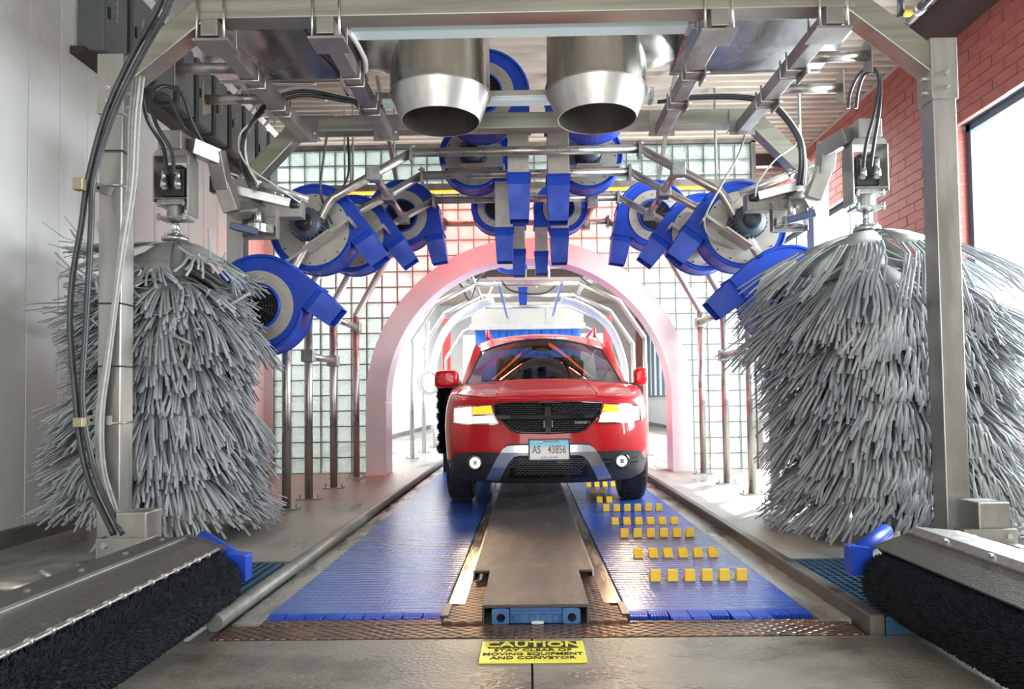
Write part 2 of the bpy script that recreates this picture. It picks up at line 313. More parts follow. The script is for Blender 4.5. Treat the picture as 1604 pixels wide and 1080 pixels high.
# curbs
cu = MB(); cu.tube([(-1.285, 2.86, .045), (-1.285, 5, .045), (-1.285, 9, .045), (-1.285, 26, .045)], .036, 12)
setp(obj('curb', cu, mat('curb_steel', (.16, .16, .15), .45, .3, (.26, .26, .24), 5, bump=.3, bscale=25)), 'rounded grey curb rail along the left side of the conveyor', 'curb')
cu = MB().bb((1.32, 2.785, -.02), (1.379, 26, .076)); setp(obj('curb', cu, mat('dark_curb', (.035, .032, .03), .5, 0, (.12, .11, .095), 5, fac=(.4, .7), rvar=.12), bev=.008), 'square dark curb along the right side of the conveyor', 'curb')
# left wall of metal panels
wl = thing('wall_left', None, None, (XL, 0, 0), kind='structure')
obj('wall_core', MB().bb((XL-.2, 2.9, 0), (XL-.012, 27, ZC)), GJOINT, wl)
pm = MB().bb((XL-.014, 0, PZ+.1), (XL, .304, ZC)).mesh(Vector((XL, 0, 0))); pm.materials.append(WHITEP)
y = 2.95
while y < 20:
    o = obj('wall_panel', pm, WHITEP, wl, bev=.004); o.location = (0, y, 0); y += .31
obj('wall_panel', MB().bb((XL-.014, y, PZ+.1), (XL, 27, ZC)), WHITEP, wl)
setp(obj('baseboard_left', MB().bb((XL-.01, 2.9, PZ-.01), (XL+.05, 27, PZ+.1)), BASEM), kind='structure')
# ceiling: corrugated deck
dk = MB(); ys = np.arange(3.0, 27, .15); prof = []
for yy in ys: prof += [(yy, ZC), (yy+.05, ZC), (yy+.075, ZC+.04), (yy+.125, ZC+.04)]
prof.append((ys[-1]+.15, ZC)); dk.grid([[(x, p[0], p[1]) for p in prof] for x in (XL-.2, 4.3)], smooth=False)
dk.bb((XL-.2, 3.0, ZC+.06), (4.3, 27, ZC+.2)); setp(obj('ceiling', dk, DECK), kind='structure')
tb = MB()
for yy in (3.3, 10.2, 14.5, 19): tb.bb((XL, yy, ZC-.22), (4, yy+.12, ZC))
setp(obj('trim_1', tb, BROWN), kind='structure')
# right wall: brick piers, windows
WIN = [(3.2, 6.6), (8.1, 12.6), (14.1, 18.6), (20.1, 24.6)]; ZS, ZH = .98, 3.47
wr = thing('wall_right', None, None, (XR, 0, 0), kind='structure')
cm = MB(); cm.bb((XR+.008, 2.9, ZH), (XR+.28, 27, ZC)); edges = [2.9]+[e for a in WIN for e in a]+[27]
for a, b in zip(edges[::2], edges[1::2]): cm.bb((XR+.008, a+.006, PZ), (XR+.28, b-.006, ZH))
obj('mortar_core', cm, MORT, wr)
kb = MB(); kb.bb((XR-.004, 2.9, PZ), (XR+.27, 27, ZS-.05)); obj('knee_wall', kb, KNEE, wr); obj('knee_wall_base', MB().bb((XR-.02, 2.9, PZ-.01), (XR+.1, 27, PZ+.1)), BASEM, wr)
bl = MB().bb((XR, .004, .004), (XR+.05, .301, .098)).mesh(Vector((XR, 0, 0))); bl.materials.append(BRICK)
bh = MB().bb((XR, .004, .004), (XR+.05, .148, .098)).mesh(Vector((XR, 0, 0))); bh.materials.append(BRICK)
bj = MB().bb((XR+.01, -.002, .004), (XR+.26, .06, .098)).mesh(Vector((XR, 0, 0))); bj.materials.append(BRICK)
spots = []; row = 0; z = ZS
while z < ZC-.08:
    above = z+.05 > ZH
    if above: spans = [(5.2, 26)]
    else: spans = [(6.6, 8.1), (12.6, 14.1), (18.6, 20.1), (24.6, 26)]
    for a, b in spans:
        y = a if row % 2 == 0 or above else a+.152
        if above and row % 2: y += .152
        if row % 2 and not above: spots.append((a, z, 'h'))
        while y+.30 < b+.01: spots.append((y, z, 'l')); y += .305
        if b-y > .13: spots.append((y, z, 'h'))
        if not above: spots.append((a, z, 'j'))
    z += .102; row += 1
spots.sort(key=lambda q: q[0]); rest = MB()
for i, (y, z, k) in enumerate(spots):
    me = {'l': bl, 'h': bh, 'j': bj}[k]
    if i < 298:
        o = obj('brick', me, BRICK, wr); o.location = (random.uniform(-.003, .002), y, z)
    else:
        d = {'l': .301, 'h': .148, 'j': .06}[k]; rest.bb((XR, y+.004, z+.004), (XR+.05, y+d, z+.098))
obj('bricks_beyond', rest, BRICK, wr, kind='stuff')
for i, (a, b) in enumerate(WIN):
    wn = thing('window_%d' % (i+1), None, None, (XR+.2, a, ZS), kind='structure')
    fm = MB(); X0, X1 = XR+.16, XR+.24
    for q in (a, b-.07): fm.bb((X0, q, ZS), (X1, q+.07, ZH))
    nm = 2 if i == 0 else 4
    fm.bb((X0, a, ZS), (X1, b, ZS+.07)); fm.bb((X0, a, ZH-.07), (X1, b, ZH))
    obj('window_frame', fm, FRAME, wn, bev=.005)
    for k in range(1, nm+1):
        q = a+(b-a)*k/(nm+1)
        if i > 0 or k == 1: obj('mullion', MB().bb((X0, q-.025, ZS+.07), (X1, q+.025, ZH-.07)), FRAME, wn)
    obj('window_pane', MB().bb((XR+.198, a+.07, ZS+.07), (XR+.204, b-.07, ZH-.07)), GLASS, wn)
    obj('window_sill', MB().bb((XR-.04, a-.02, ZS-.06), (XR+.28, b+.02, ZS)), SILL, wn, bev=.008)
    obj('lintel', MB().bb((XR+.005, a, ZH), (XR+.28, b, ZH+.012)), FRAME, wn)
setp(obj('trim_2', MB().bb((3.74, 4.2, ZC-.26), (XR, 6.9, ZC)), BROWN), kind='structure')
# far end wall with the exit opening
we = MB(); we.bb((XL, 26, 3.4), (4.2, 26.2, ZC)); we.bb((XL, 26, 0), (-2.4, 26.2, 3.4)); we.bb((2.8, 26, 0), (4.2, 26.2, 3.4)); setp(obj('wall_far', we, KNEE), kind='structure')
# rear glass-block wall with arch hole
fw = MB(); fw.bb((XL-.2, -3.3, -.3), (-2.3, -3.1, ZC)); fw.bb((2.6, -3.3, -.3), (4.2, -3.1, ZC)); fw.bb((-2.3, -3.3, 3.7), (2.6, -3.1, ZC)); setp(obj('wall_front', fw, KNEE), kind='structure')
setp(obj('wall_left_near', MB().bb((XL-.2, -3.3, 0), (XL, 2.9, ZC)), WHITEP), kind='structure'); setp(obj('wall_right_near', MB().bb((XR, -3.3, 0), (XR+.2, 2.9, ZC)), KNEE), kind='structure')
setp(obj('ceiling_near', MB().bb((XL-.2, -3.3, ZC), (4.3, 3.0, ZC+.2)), DECK), kind='structure')
wb = thing('wall_back', None, None, (0, YG, PZ), kind='structure')
GP = .1905; gx0, gx1, gz1 = -3.13, 2.83, 4.08; nx = int((gx1-gx0)/GP); nz = int((gz1-PZ)/GP); AZ = .93
gm = MB().bb((.007, 0, .007), (GP-.007, .08, GP-.007)).mesh(Vector((0, 0, 0))); gm.materials.append(GBLK)
gs = []
def inhole(x, z, r): return (abs(x) < r if z < AZ else math.hypot(x, z-AZ) < r)
for i in range(nx):
    for j in range(nz):
        x = gx0+i*GP; z = PZ+j*GP
        if any(inhole(x+dx, z+dz, 1.72) for dx in (0, GP) for dz in (0, GP)): continue
        gs.append((x, z))
gs.sort(key=lambda q: (abs(q[0]) > 2.6)*5+abs(q[1]-2.0)); rest = MB()
for i, (x, z) in enumerate(gs):
    if i < 300:
        o = obj('glass_block', gm, GBLK, wb, bev=.006); o.location = (x, 0, z-PZ)
    else: rest.bb((x+.007, YG, z+.007), (x+GP-.007, YG+.08, z+GP-.007))
obj('glass_blocks_beyond', rest, GBLK, wb, kind='stuff')
jm = MB(); cells = set((round((x-gx0)/GP), round((z-PZ)/GP)) for x, z in gs)
for i in range(nx+1):
    j = 0
    while j < nz:
        if (i, j) in cells or (i-1, j) in cells:
            k = j
            while k < nz and ((i, k) in cells or (i-1, k) in cells): k += 1
            x = gx0+i*GP; jm.bb((x-.007, YG+.012, PZ+j*GP), (x+.007, YG+.07, PZ+k*GP)); j = k
        else: j += 1
for j in range(nz+1):
    i = 0
    while i < nx:
        if (i, j) in cells or (i, j-1) in cells:
            k = i
            while k < nx and ((k, j) in cells or (k, j-1) in cells): k += 1
            z = PZ+j*GP; jm.bb((gx0+i*GP, YG+.014, z-.007), (gx0+k*GP, YG+.068, z+.007)); i = k
        else: i += 1
obj('mortar_grid', jm, GJOINT, wb)
obj('end_jamb', MB().bb((XL, YG-.02, PZ), (gx0-.01, YG+.12, gz1+.1)), WHITEP, wb); obj('end_jamb', MB().bb((gx0+nx*GP+.005, YG-.02, PZ), (gx0+nx*GP+.06, YG+.12, gz1+.02)), STEEL, wb)
obj('head_rail', MB().bb((XL, YG-.02, PZ+nz*GP+.01), (gx0+nx*GP+.06, YG+.1, PZ+nz*GP+.06)), STEEL, wb)
# ------------------------------------------------------------------ pink-lit arch
def arch_band(r0, r1, y0, y1, z0, a0=0, a1=180, n=36, legs=True):
    m = MB(); o = []; i_ = []
    for k in range(n+1):
        a = math.radians(a0+(a1-a0)*k/n); o.append((r1*math.cos(a), AZ+r1*math.sin(a))); i_.append((r0*math.cos(a), AZ+r0*math.sin(a)))
    if legs: o = [(r1, z0)]+o+[(-r1, z0)]; i_ = [(r0, z0)]+i_+[(-r0, z0)]
    for y in (y0, y1): m.grid([[(p[0], y, p[1]) for p in o], [(p[0], y, p[1]) for p in i_]], False)
    for q in (o, i_): m.grid([[(p[0], y0, p[1]) for p in q], [(p[0], y1, p[1]) for p in q]], True)
    return m
ar = thing('tunnel_arch', 'wide pinkish white arch around the tunnel mouth behind the red car', 'arch', (0, 8.4, PZ))
obj('curved_band', arch_band(1.70, 1.945, 8.36, 8.72, PZ, 0, 180, 48, False), PINK, ar)
for s in (1, -1): obj('side_leg', MB().bb((min(s*1.70, s*1.945), 8.36, PZ), (max(s*1.70, s*1.945), 8.72, AZ-.004)), PINK, ar)
ls = thing('led_light_bar', 'long amber light bar along the glass block wall above the arch', 'light bar', (0, 8.3, 3.5))
obj('housing', MB().bb((-2.6, 8.36, 3.48), (2.85, 8.50, 3.56)), STEEL, ls)
for a, b in ((-2.58, -1.6), (-1.55, -.4), (.4, 1.5), (1.55, 2.8)): obj('led_strip', MB().bb((a, 8.37, 3.455), (b, 8.42, 3.478)), LEDR, ls)
for x in (-2.2, -.9, .9, 2.3): obj('hanger_rod', MB().cyl((x, 8.43, 3.56), (x, 8.43, ZC), .012, n=8), CABLE, ls)
area('red_wash_light', (-1.3, 8.15, 3.3), (-1.3, 8.75, 1.9), 2.4, .03, 40, (1, .09, .06)); area('red_wash_light', (1.2, 8.15, 3.3), (1.2, 8.75, 1.9), 2.4, .03, 36, (1, .10, .07))
# ------------------------------------------------------------------ conveyors
bt = [(-1.145, -.385, 'left', 'flat blue modular conveyor belt without yellow blocks, left lane'), (.415, 1.19, 'right', 'blue modular conveyor belt carrying rows of yellow blocks, right lane')]
blk = MB().xz([(-.026, 0), (.026, 0), (.022, .062), (-.022, .062)], -.012, .028); shortb = MB().xz([(-.026, 0), (.026, 0), (.024, .036), (-.024, .036)], -.02, .02)
# slope the backs
BT = MB(); BT.yz([(-.010, 0), (.055, 0), (.012, .060), (-.006, .062)], -.025, .025); BS = MB(); BS.yz([(-.045, 0), (.012, 0), (.010, .048), (-.004, .050)], -.025, .025)
bme = BT.mesh(name='block'); bme.materials.append(YEL); sme = BS.mesh(name='block'); sme.materials.append(YEL)
for x0, x1, sd, lab in bt:
    t = thing('conveyor_belt', lab, 'conveyor', ((x0+x1)/2, 3.0, 0))
    m = MB(); m.bb((x0, 3.09, -.05), (x1, 20, .012)); obj('belt_surface', m, BELT, t)
    n = 9; wd = (x1-x0)/n
    for k in range(n):
        a = x0+k*wd; q = MB()
        dy = -.05 if (sd == 'right' and k in (2, 3, 5, 6)) else 0
        prof = [(3.092, .012), (3.055+dy, .009), (3.03+dy, -.004), (3.025+dy, -.03), (3.092, -.03)]
        q.yz(prof, a+.002, a+wd-.002)
        for u in np.linspace(a+.012, a+wd-.012, 6): q.bb((u-.004, 3.025+dy-.006, -.012), (u+.004, 3.05+dy, .008))
        obj('belt_module', q, BLUE, t)
    if sd == 'right':
        Yr = [(3.57, 1), (4.14, 0), (4.70, 1), (5.22, 0), (5.8, 1), (6.36, 0), (6.92, 1), (7.5, 0)]
        for yy, tall in Yr:
            for k in range(6):
                x = .625+k*.0865
                if yy > 6.0 and x > .78 and yy < 7.2: continue
                if yy > 6.2 and k > 3: continue
                o = obj('block', bme if tall else sme, YEL, t, bev=.006); o.location = (x-t.location.x, yy-t.location.y, .012)
# centre tunnel cover
c = thing('conveyor_cover', 'dark rusty raised cover plate between the two blue belts', 'cover', (.02, 3, 0))
obj('cover_plate', MB().bb((-.205, 2.95, .068), (.238, 3.62, .082)), COVER, c, bev=.003)
obj('cover_plate', MB().bb((-.29, 3.625, .050), (.315, 4.42, .062)), COVER, c, bev=.003); obj('cover_plate', MB().bb((-.29, 4.425, .050), (.315, 20, .060)), COVER, c, bev=.003)
for s, x in ((-1, -.205), (1, .23)): obj('side_plate', MB().bb((x, 2.95, 0), (x+.008, 3.62, .068)), COVER, c)
t = thing('conveyor_drive', 'blue steel conveyor end frame with two round holes under the cover', 'conveyor', (.02, 3, 0))
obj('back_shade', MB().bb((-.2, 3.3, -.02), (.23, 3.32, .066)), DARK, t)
def holed(x0, x1, z0, z1, cx, cz, r, y0, y1):
    m = MB(); n = 24; fr = []; 
    cor = [(x1, cz), (x1, z1), (cx, z1), (x0, z1), (x0, cz), (x0, z0), (cx, z0), (x1, z0)]
    out = []
    for k in range(n):
        a = 2*PI*k/n; dx, dz = math.cos(a), math.sin(a); s_ = min(((x1-cx)/dx if dx > 1e-6 else (x0-cx)/dx if dx < -1e-6 else 9), ((z1-cz)/dz if dz > 1e-6 else (z0-cz)/dz if dz < -1e-6 else 9)); out.append((cx+dx*s_, cz+dz*s_))
    inn = [(cx+r*math.cos(2*PI*k/n), cz+r*math.sin(2*PI*k/n)) for k in range(n)]
    for k in range(n):
        j = (k+1) % n; m.add([(out[k][0], y0, out[k][1]), (out[j][0], y0, out[j][1]), (inn[j][0], y0, inn[j][1]), (inn[k][0], y0, inn[k][1]), (inn[j][0], y1, inn[j][1]), (inn[k][0], y1, inn[k][1])], [(0, 1, 2, 3), (3, 2, 4, 5)])
    m.bb((x0, y0+.012, z0), (x0+.001, y1, z1)); return m
obj('end_lug', holed(-.165, -.092, 0, .066, -.128, .026, .018, 2.955, 2.98), CBLUE, t); obj('end_lug', holed(.13, .203, 0, .066, .168, .026, .018, 2.955, 2.98), CBLUE, t)
m = MB().bb((-.09, 2.965, 0), (.128, 3.0, .066)); m.bb((-.09, 2.952, .044), (.128, 2.966, .052)); m.bb((-.085, 2.955, .004), (-.08, 2.966, .04)); m.bb((.118, 2.955, .004), (.123, 2.966, .04)); obj('cross_channel', m, CBLUE, t, bev=.003)
m = MB(); [m.tube([(x+.013*math.cos(a), 2.963, .022+.013*math.sin(a)) for a in np.linspace(0, 2*PI, 16, endpoint=False)], .0022, 5, closed=True) for x in (-.06, .0, .05, .1)]; obj('cast_rings', m, CBLUE, t, kind='stuff')
obj('white_tab', MB().bb((.0, 2.952, .002), (.05, 2.965, .012)), WHITEC, t)
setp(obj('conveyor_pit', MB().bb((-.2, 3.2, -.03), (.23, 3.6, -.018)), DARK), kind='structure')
# diamond plates
for nm, lab, mb in (
    ('diamond_plate', 'long rusty diamond plate crossing the floor in front of both belts', MB().bb((-1.26, 2.79, -.02), (1.30, 2.945, .004))),
    ('diamond_plate', 'rusty diamond plate strip under the nose of the left belt', MB().bb((-1.15, 2.95, -.02), (-.375, 3.02, .006))),
    ('diamond_plate', 'worn diamond plate strip under the nose of the right belt', MB().bb((.405, 2.95, -.02), (1.25, 2.975, .006))),
    ('diamond_plate', 'orange rusty diamond plate left of the raised conveyor cover', MB().xy([(-.37, 2.95), (-.208, 2.95), (-.208, 3.62), (-.30, 3.62), (-.325, 3.18), (-.37, 3.18)], -.02, .014)),
    ('diamond_plate', 'brown diamond plate right of the raised conveyor cover', MB().xy([(.24, 2.95), (.40, 2.95), (.40, 3.16), (.35, 3.16), (.325, 3.7), (.24, 3.62)], -.02, .014))):
    obj(nm, mb, DIAM, label=lab, cat='plate', bev=.003)
for s, lab in ((-1, 'worn shiny steel guide strip between the left belt and the centre cover'), (1, 'worn shiny steel guide strip between the right belt and the centre cover')):
    x0, x1 = (-.375, -.30) if s < 0 else (.325, .405)
    g = thing('guide_strip', lab, 'guide rail', ((x0+x1)/2, 3.2, 0))
    obj('flat_bar', MB().bb((x0, 3.2, -.02), (x1, 20, .016)), mat('worn_steel', (.20, .17, .14), .24, .7, (.38, .34, .29), 4, (3, .4, 1), rvar=.12), g)
    xe = x1 if s < 0 else x0
    obj('edge_rail', MB().bb((xe-.005, 3.7, 0), (xe+.005, 20, .045)), STEEL, g)
    obj('strip_nose', MB().bb(((x0-.01) if s < 0 else x1-.02, 3.02, 0), ((x0+.02) if s < 0 else x1+.01, 3.2, .02)), BLACK, g)
# gratings
for x0, x1, y0, y1, lab in ((1.379, 1.90, 2.785, 3.78, 'blue floor grating beside the right conveyor curb'), (-1.60, -1.345, 3.25, 3.83, 'small blue floor grating beside the left curb rail')):
    g = thing('floor_grating', lab, 'grating', (x0, y0, 0)); fr = MB()
    for a in ((x0, y0, x0+.012, y1), (x1-.012, y0, x1, y1), (x0, y0, x1, y0+.012), (x0, y1-.012, x1, y1)): fr.bb((a[0], a[1], .0), (a[2], a[3], PZ))
    obj('grating_frame', fr, GRATE, g)
    for x in np.arange(x0+.04, x1-.02, .04): obj('grating_bar', MB().bb((x-.004, y0+.01, .02), (x+.004, y1-.01, PZ)), GRATE, g)
    for y in np.arange(y0+.045, y1-.02, .045): obj('cross_bar', MB().bb((x0+.01, y-.004, .04), (x1-.01, y+.004, PZ-.001)), GRATE, g)
    obj('pit_bottom', MB().bb((x0, y0, -.01), (x1, y1, .001)), DARK, g)
# caution sign
t = thing('caution_sign', 'worn yellow caution sign lying on the concrete in front of the conveyor', 'sign', (.01, 2.62, 0))
sg = MB(); n = 14; x0, x1, y0, y1 = -.19, .195, 2.515, 2.735
def sz(x): return .004+.004*math.sin(x*23)+.002*math.sin(x*60)
top = [[(x, y, max(.0035, sz(x)*(.4 if y < 2.6 else 1))+.003) for x in np.linspace(x0, x1, n)] for y in np.linspace(y0, y1, 5)]; sg.grid(top); sg.grid([[(p[0], p[1], .0006) for p in r] for r in top])
obj('sign_plate', MB().bb((x0, y0, .0005), (x1, y1, .006)), YSIGN, t, bev=.002)
hd = MB().bb((-.165, 2.655, .004), (.172, 2.725, .0070)); obj('header_panel', hd, KSIGN, t)
for (s_, sz_, y, mm, sx, b) in (('CAUTION', .078, 2.690, YSIGN, 1.02, .0015), ('STAY CLEAR OF', .036, 2.633, KSIGN, 1.12, .0006), ('MOVING EQUIPMENT', .036, 2.594, KSIGN, 1.05, .0006), ('AND CONVEYOR', .036, 2.556, KSIGN, 1.08, .0006)):
    text(s_, sz_, mm, t, 'lettering', (.003-t.location.x, y-t.location.y, .0078 if mm is YSIGN else .0068), (0, 0, 0), sx, bold=b)
# ------------------------------------------------------------------ gantries
def ubolt(m, x0, x1, y0, y1, z0, z1, r=.006, open_='z'):
    m.tube([(x0, y0, z0), (x0, y0, z1), (x0, y1, z1), (x0, y1, z0)], r, 6)
def gantry(Y, name, lab, zt, front):
    t = thing('gantry_frame', lab, 'frame', (0, Y, PZ)); q = .064; zb = 3.155; X = 2.31
    for s in (-1, 1):
        zp = 2.84 if front else 2.72
        obj('post', MB().bb((s*X-q, Y-q, PZ), (s*X+q, Y+q, zp)), STEEL, t, bev=.006)
        if front:
            sl = obj('sleeve', MB().bb((s*X-q-.009, Y-q-.009, 2.56), (s*X+q+.009, Y+q+.009, 2.90)), STEEL, t, bev=.004)
            bo = MB()
            for dz in (2.62, 2.70): bo.bolt((s*X+.0, Y-q-.009, dz), .014); bo.bolt((s*(X-q-.009), Y, dz), .014, (-s, 0, 0)); bo.tube([(s*X, Y-q-.02, dz), (s*X, Y-q-.04, dz)], .007, 8)
            obj('bolts', bo, ALU, t, kind='stuff')
        a = Vector((s*(X-.02), Y, zp-.08)); b = Vector((s*1.80, Y, zb-.0)); d = (b-a).normalized()
        obj('corner_brace', MB().beam(a, b+d*.02, 2*q, 2*q-.006, (0, 1, 0)), STEELH, t, bev=.006)
        obj('base_plate', MB().bb((s*X-.13, Y-.13, PZ), (s*X+.13, Y+.13, PZ+.014)), CAST, t)
    obj('cross_beam', MB().bb((-1.84, Y-q, zb-q), (1.84, Y+q, zb+q)), STEELH, t, bev=.006)
    return t
G1 = gantry(3.9, 'gantry_frame', 'near steel gantry frame with square posts, framing the picture', 3.1, True)
G2 = gantry(5.55, 'gantry_frame', 'second steel gantry frame behind the wash brushes', 3.1, False)
rl = [(-1.745, 'outer left roof rail of square tube with two round side arms'), (-1.10, 'inner left roof rail carrying tied cables between the gantries'), (1.08, 'inner right roof rail between the two gantries'), (1.71, 'outer right roof rail of square tube with two round side arms')]
for x, lab in rl:
    t = thing('roof_rail', lab, 'rail', (x, 3.8, 3.0)); s = 1 if x > 0 else -1
    A = Vector((x, 3.80, 3.025)); B = Vector((x, 5.50, 3.06)); obj('square_tube', MB().beam(A, B, .095, .095), STEEL, t, bev=.005)
    ub = MB(); pl = MB()
    for yy in (3.84, 3.96):
        for dx in (-.062, .062): pass
    for dx in (-.075, .075):
        ub.tube([(x+dx, 3.82, 2.96), (x+dx, 3.82, 3.235), (x+dx, 3.98, 3.235), (x+dx, 3.98, 2.96)], .008, 6)
    pls = [MB().bb((x-.1, 3.81, 2.955), (x+.1, 3.99, 2.970))]
    for yy in (4.42, 4.90):
        zz = 3.025+(yy-3.8)/1.7*.035
        for d in (-.055, .055): ub.tube([(x-s*.06, yy+d, zz+.06), (x-s*.06, yy+d, zz-.056), (x+s*.085, yy+d, zz-.056)], .007, 6)
        pls.append(MB().bb((min(x+s*.05, x+s*.062), yy-.08, zz-.09), (max(x+s*.05, x+s*.062), yy+.08, zz+.08)))
        if abs(x) > 1.5:
            p0 = Vector((x+s*.05, yy, zz+.055)); L_ = .42 if yy < 4.6 else .46
            ro = obj('round_arm', MB().cyl(p0, p0+Vector((s*L_, 0, 0)), .034, n=20), PIPE, t); 
            obj('arm_end_plate', MB().yz([(yy-.06, zz-.08), (yy+.05, zz-.02), (yy+.05, zz+.16), (yy-.06, zz+.16)], x+s*(L_+.05), x+s*(L_+.058)), STEEL, t)
    pls.append(MB().bb((x-.1, 5.478, 3.0), (x+.1, 5.486, 3.2)))
    for d in (-.075, .075): ub.tube([(x+d, 5.46, 3.07), (x+d, 5.63, 3.07)], .008, 6)
    obj('u_bolts', ub, ALU, t, kind='stuff'); [obj('clamp_plate', q_, STEEL, t, bev=.002) for q_ in pls]
# ------------------------------------------------------------------ dryer frames (pipe arches)
def pipe_arch(Y, X, zk, xs, zs, xt, zt, r, name, lab, cat, m, joints=True, cross=True):
    t = thing(name, lab, cat, (0, Y, PZ))
    for s in (-1, 1):
        obj('upright_pipe', MB().cyl((s*X, Y, PZ), (s*X, Y, zk), r, n=16), m, t)
        pts = [(s*X, Y, zk-.02), (s*(X-.002), Y, zk+.02), (s*(xs+.015), Y, zs-.03), (s*(xs-.02), Y, zs+.015), (s*xt, Y, zt)]
        obj('bent_pipe', MB().tube(pts, r, 16), m, t)
        bp = MB().bb((s*X-.10, Y-.06, PZ), (s*X+.10, Y+.06, PZ+.012))
        for dx in (-.08, .08): bp.tube([(s*X+dx, Y, PZ), (s*X+dx, Y, PZ+.045)], .008, 6)
        obj('foot_plate', bp, CAST, t)
        if joints:
            fl_ = MB().bb((s*xt-.012, Y-.045, zt-.075), (s*xt+.012, Y+.045, zt+.06))
            for dz in (-.06, .045): fl_.tube([(s*xt-.03, Y-.02, zt+dz), (s*xt+.03, Y-.02, zt+dz)], .009, 6)
            obj('pipe_flange', fl_, CAST, t)
    obj('top_pipe', MB().cyl((-xt, Y, zt), (xt, Y, zt), r, n=16), m, t)
    return t
PA = []
for Y, lab in ((5.45, 'nearest arched pipe frame of the dryer, just behind the second gantry'), (6.30, 'second arched pipe frame of the dryer'), (7.10, 'third arched pipe frame of the dryer'), (8.05, 'rearmost arched pipe frame of the dryer, close to the glass block wall')):
    PA.append(pipe_arch(Y if Y > 5.5 else 5.72, 1.98, 1.92, 1.61, 2.61, .94, 2.99, .036, 'dryer_frame', lab, 'frame', PIPE))
def tie(a, b, lab):
    t = thing('tie_pipe', lab, 'pipe', a); obj('short_pipe', MB().cyl(a, b, .034, n=16), PIPE, t)
    a = Vector(a); b = Vector(b)
    for p in (a, b):
        c = MB().bb(p-Vector((.055, .05, .055)), p+Vector((.055, .05, .055))); obj('pipe_clamp', c, CAST, t, bev=.006)
for s, sd_ in ((-1, 'left'), (1, 'right')):
    tie((s*1.25, 5.72, 2.81), (s*1.25, 6.30, 2.81), 'short tie pipe joining the first two dryer frames, %s side, high up' % sd_)
    tie((s*1.25, 6.36, 2.81), (s*1.25, 7.10, 2.81), 'short tie pipe joining the middle two dryer frames, %s side, high up' % sd_)
    tie((s*1.98, 6.30, 1.36), (s*1.98, 7.10, 1.36), 'short tie pipe between %s uprights at chest height' % sd_)
    tie((s*1.98, 7.16, 1.80), (s*1.98, 8.05, 1.80), 'short tie pipe between the rear %s uprights below the bend' % sd_)
tie((.68, 7.10, 2.95), (.68, 8.05, 2.95), 'short tie pipe joining the two rear dryer frames near the centre')
# ------------------------------------------------------------------ blowers
_cache = {}
def cobj(key, name, mbf, m, parent, bev=0):
    if key not in _cache:
        mb = mbf(); 
        if key[1] < 0: mb.mirror()
        me = mb.mesh(name=name); me.materials.append(m); _cache[key] = me
    return obj(name, _cache[key], m, parent, bev=bev)
def vol(th): return .40-.065*min(th, 270)/270
D = .13
def volute():
    pts = [(.40, -.25), (.40, 0)]+[(vol(a)*math.cos(math.radians(a)), vol(a)*math.sin(math.radians(a))) for a in range(8, 310, 8)]+[(.215, -.25)]
    return pts
def mk_housing():
    return MB().xz(volute(), -D, D, smooth=False)
def mk_rim():
    m = MB(); pts = volute()[1:-1]
    for y in (-D, D): m.tube([(x*.985, y, z*.985) for x, z in pts], .014, 8)
    m.bb((.205, -D-.008, -.262), (.41, D+.008, -.238)); return m
def ring(r0, r1, y0, y1, n=40): return MB().lathe([(r0, y0), (r1, y0), (r1, y1), (r0, y1)], (0, 0, 0), 'Y', n, smooth=False, close=True)
def mk_screws(r):
    def f():
        m = MB()
        for k in range(14): a = 2*PI*k/14; m.bolt((r*math.cos(a), -D-.010, r*math.sin(a)), .007)
        return m
    return f
def mk_grill():
    m = MB()
    for r in np.arange(.03, .16, .022): m.tube([(r*math.cos(a), -D-.025, r*math.sin(a)) for a in np.linspace(0, 2*PI, 28, endpoint=False)], .0032, 5, closed=True)
    for k in range(6): a = PI*k/6+.2; m.tube([(.155*math.cos(a), -D-.022, .155*math.sin(a)), (-.155*math.cos(a), -D-.022, -.155*math.sin(a))], .0035, 5)
    return m
def mk_motor():
    m = MB().lathe([(0, -D-.27), (.045, -D-.27), (.05, -D-.255), (.10, -D-.25), (.125, -D-.22), (.13, -D-.02), (.14, -D-.01), (.14, -D)], (0, 0, 0), 'Y', 32)
    for k in range(24): a = 2*PI*k/24; m.box((.131*math.cos(a), -D-.12, .131*math.sin(a)), (.012, .18, .012), Matrix.Rotation(-a, 3, 'Y'))
    return m
def mk_mcap():
    m = MB().lathe([(0, -D-.282), (.07, -D-.282), (.075, -D-.25)], (0, 0, 0), 'Y', 20)
    for k in range(5): m.tube([((.015+.012*k)*math.cos(a), -D-.285, (.015+.012*k)*math.sin(a)) for a in np.linspace(0, 2*PI, 18, endpoint=False)], .002, 4, closed=True)
    return m
def mk_bracket():
    m = MB().bb((-.30, -D-.17, -.165), (.30, -D-.14, -.140)); m.bb((-.13, -D-.22, -.16), (.13, -D-.02, -.145)); m.bb((-.32, -D-.16, -.2), (-.30, -D, -.13)); m.bb((.30, -D-.16, -.2), (.32, -D, -.13))
    m.box((.14, -D-.08, .10), (.07, .09, .09)); return m
def mk_ext(E):
    return lambda: MB().bb((.21, -.115, -.25-E), (.39, .115, -.25))
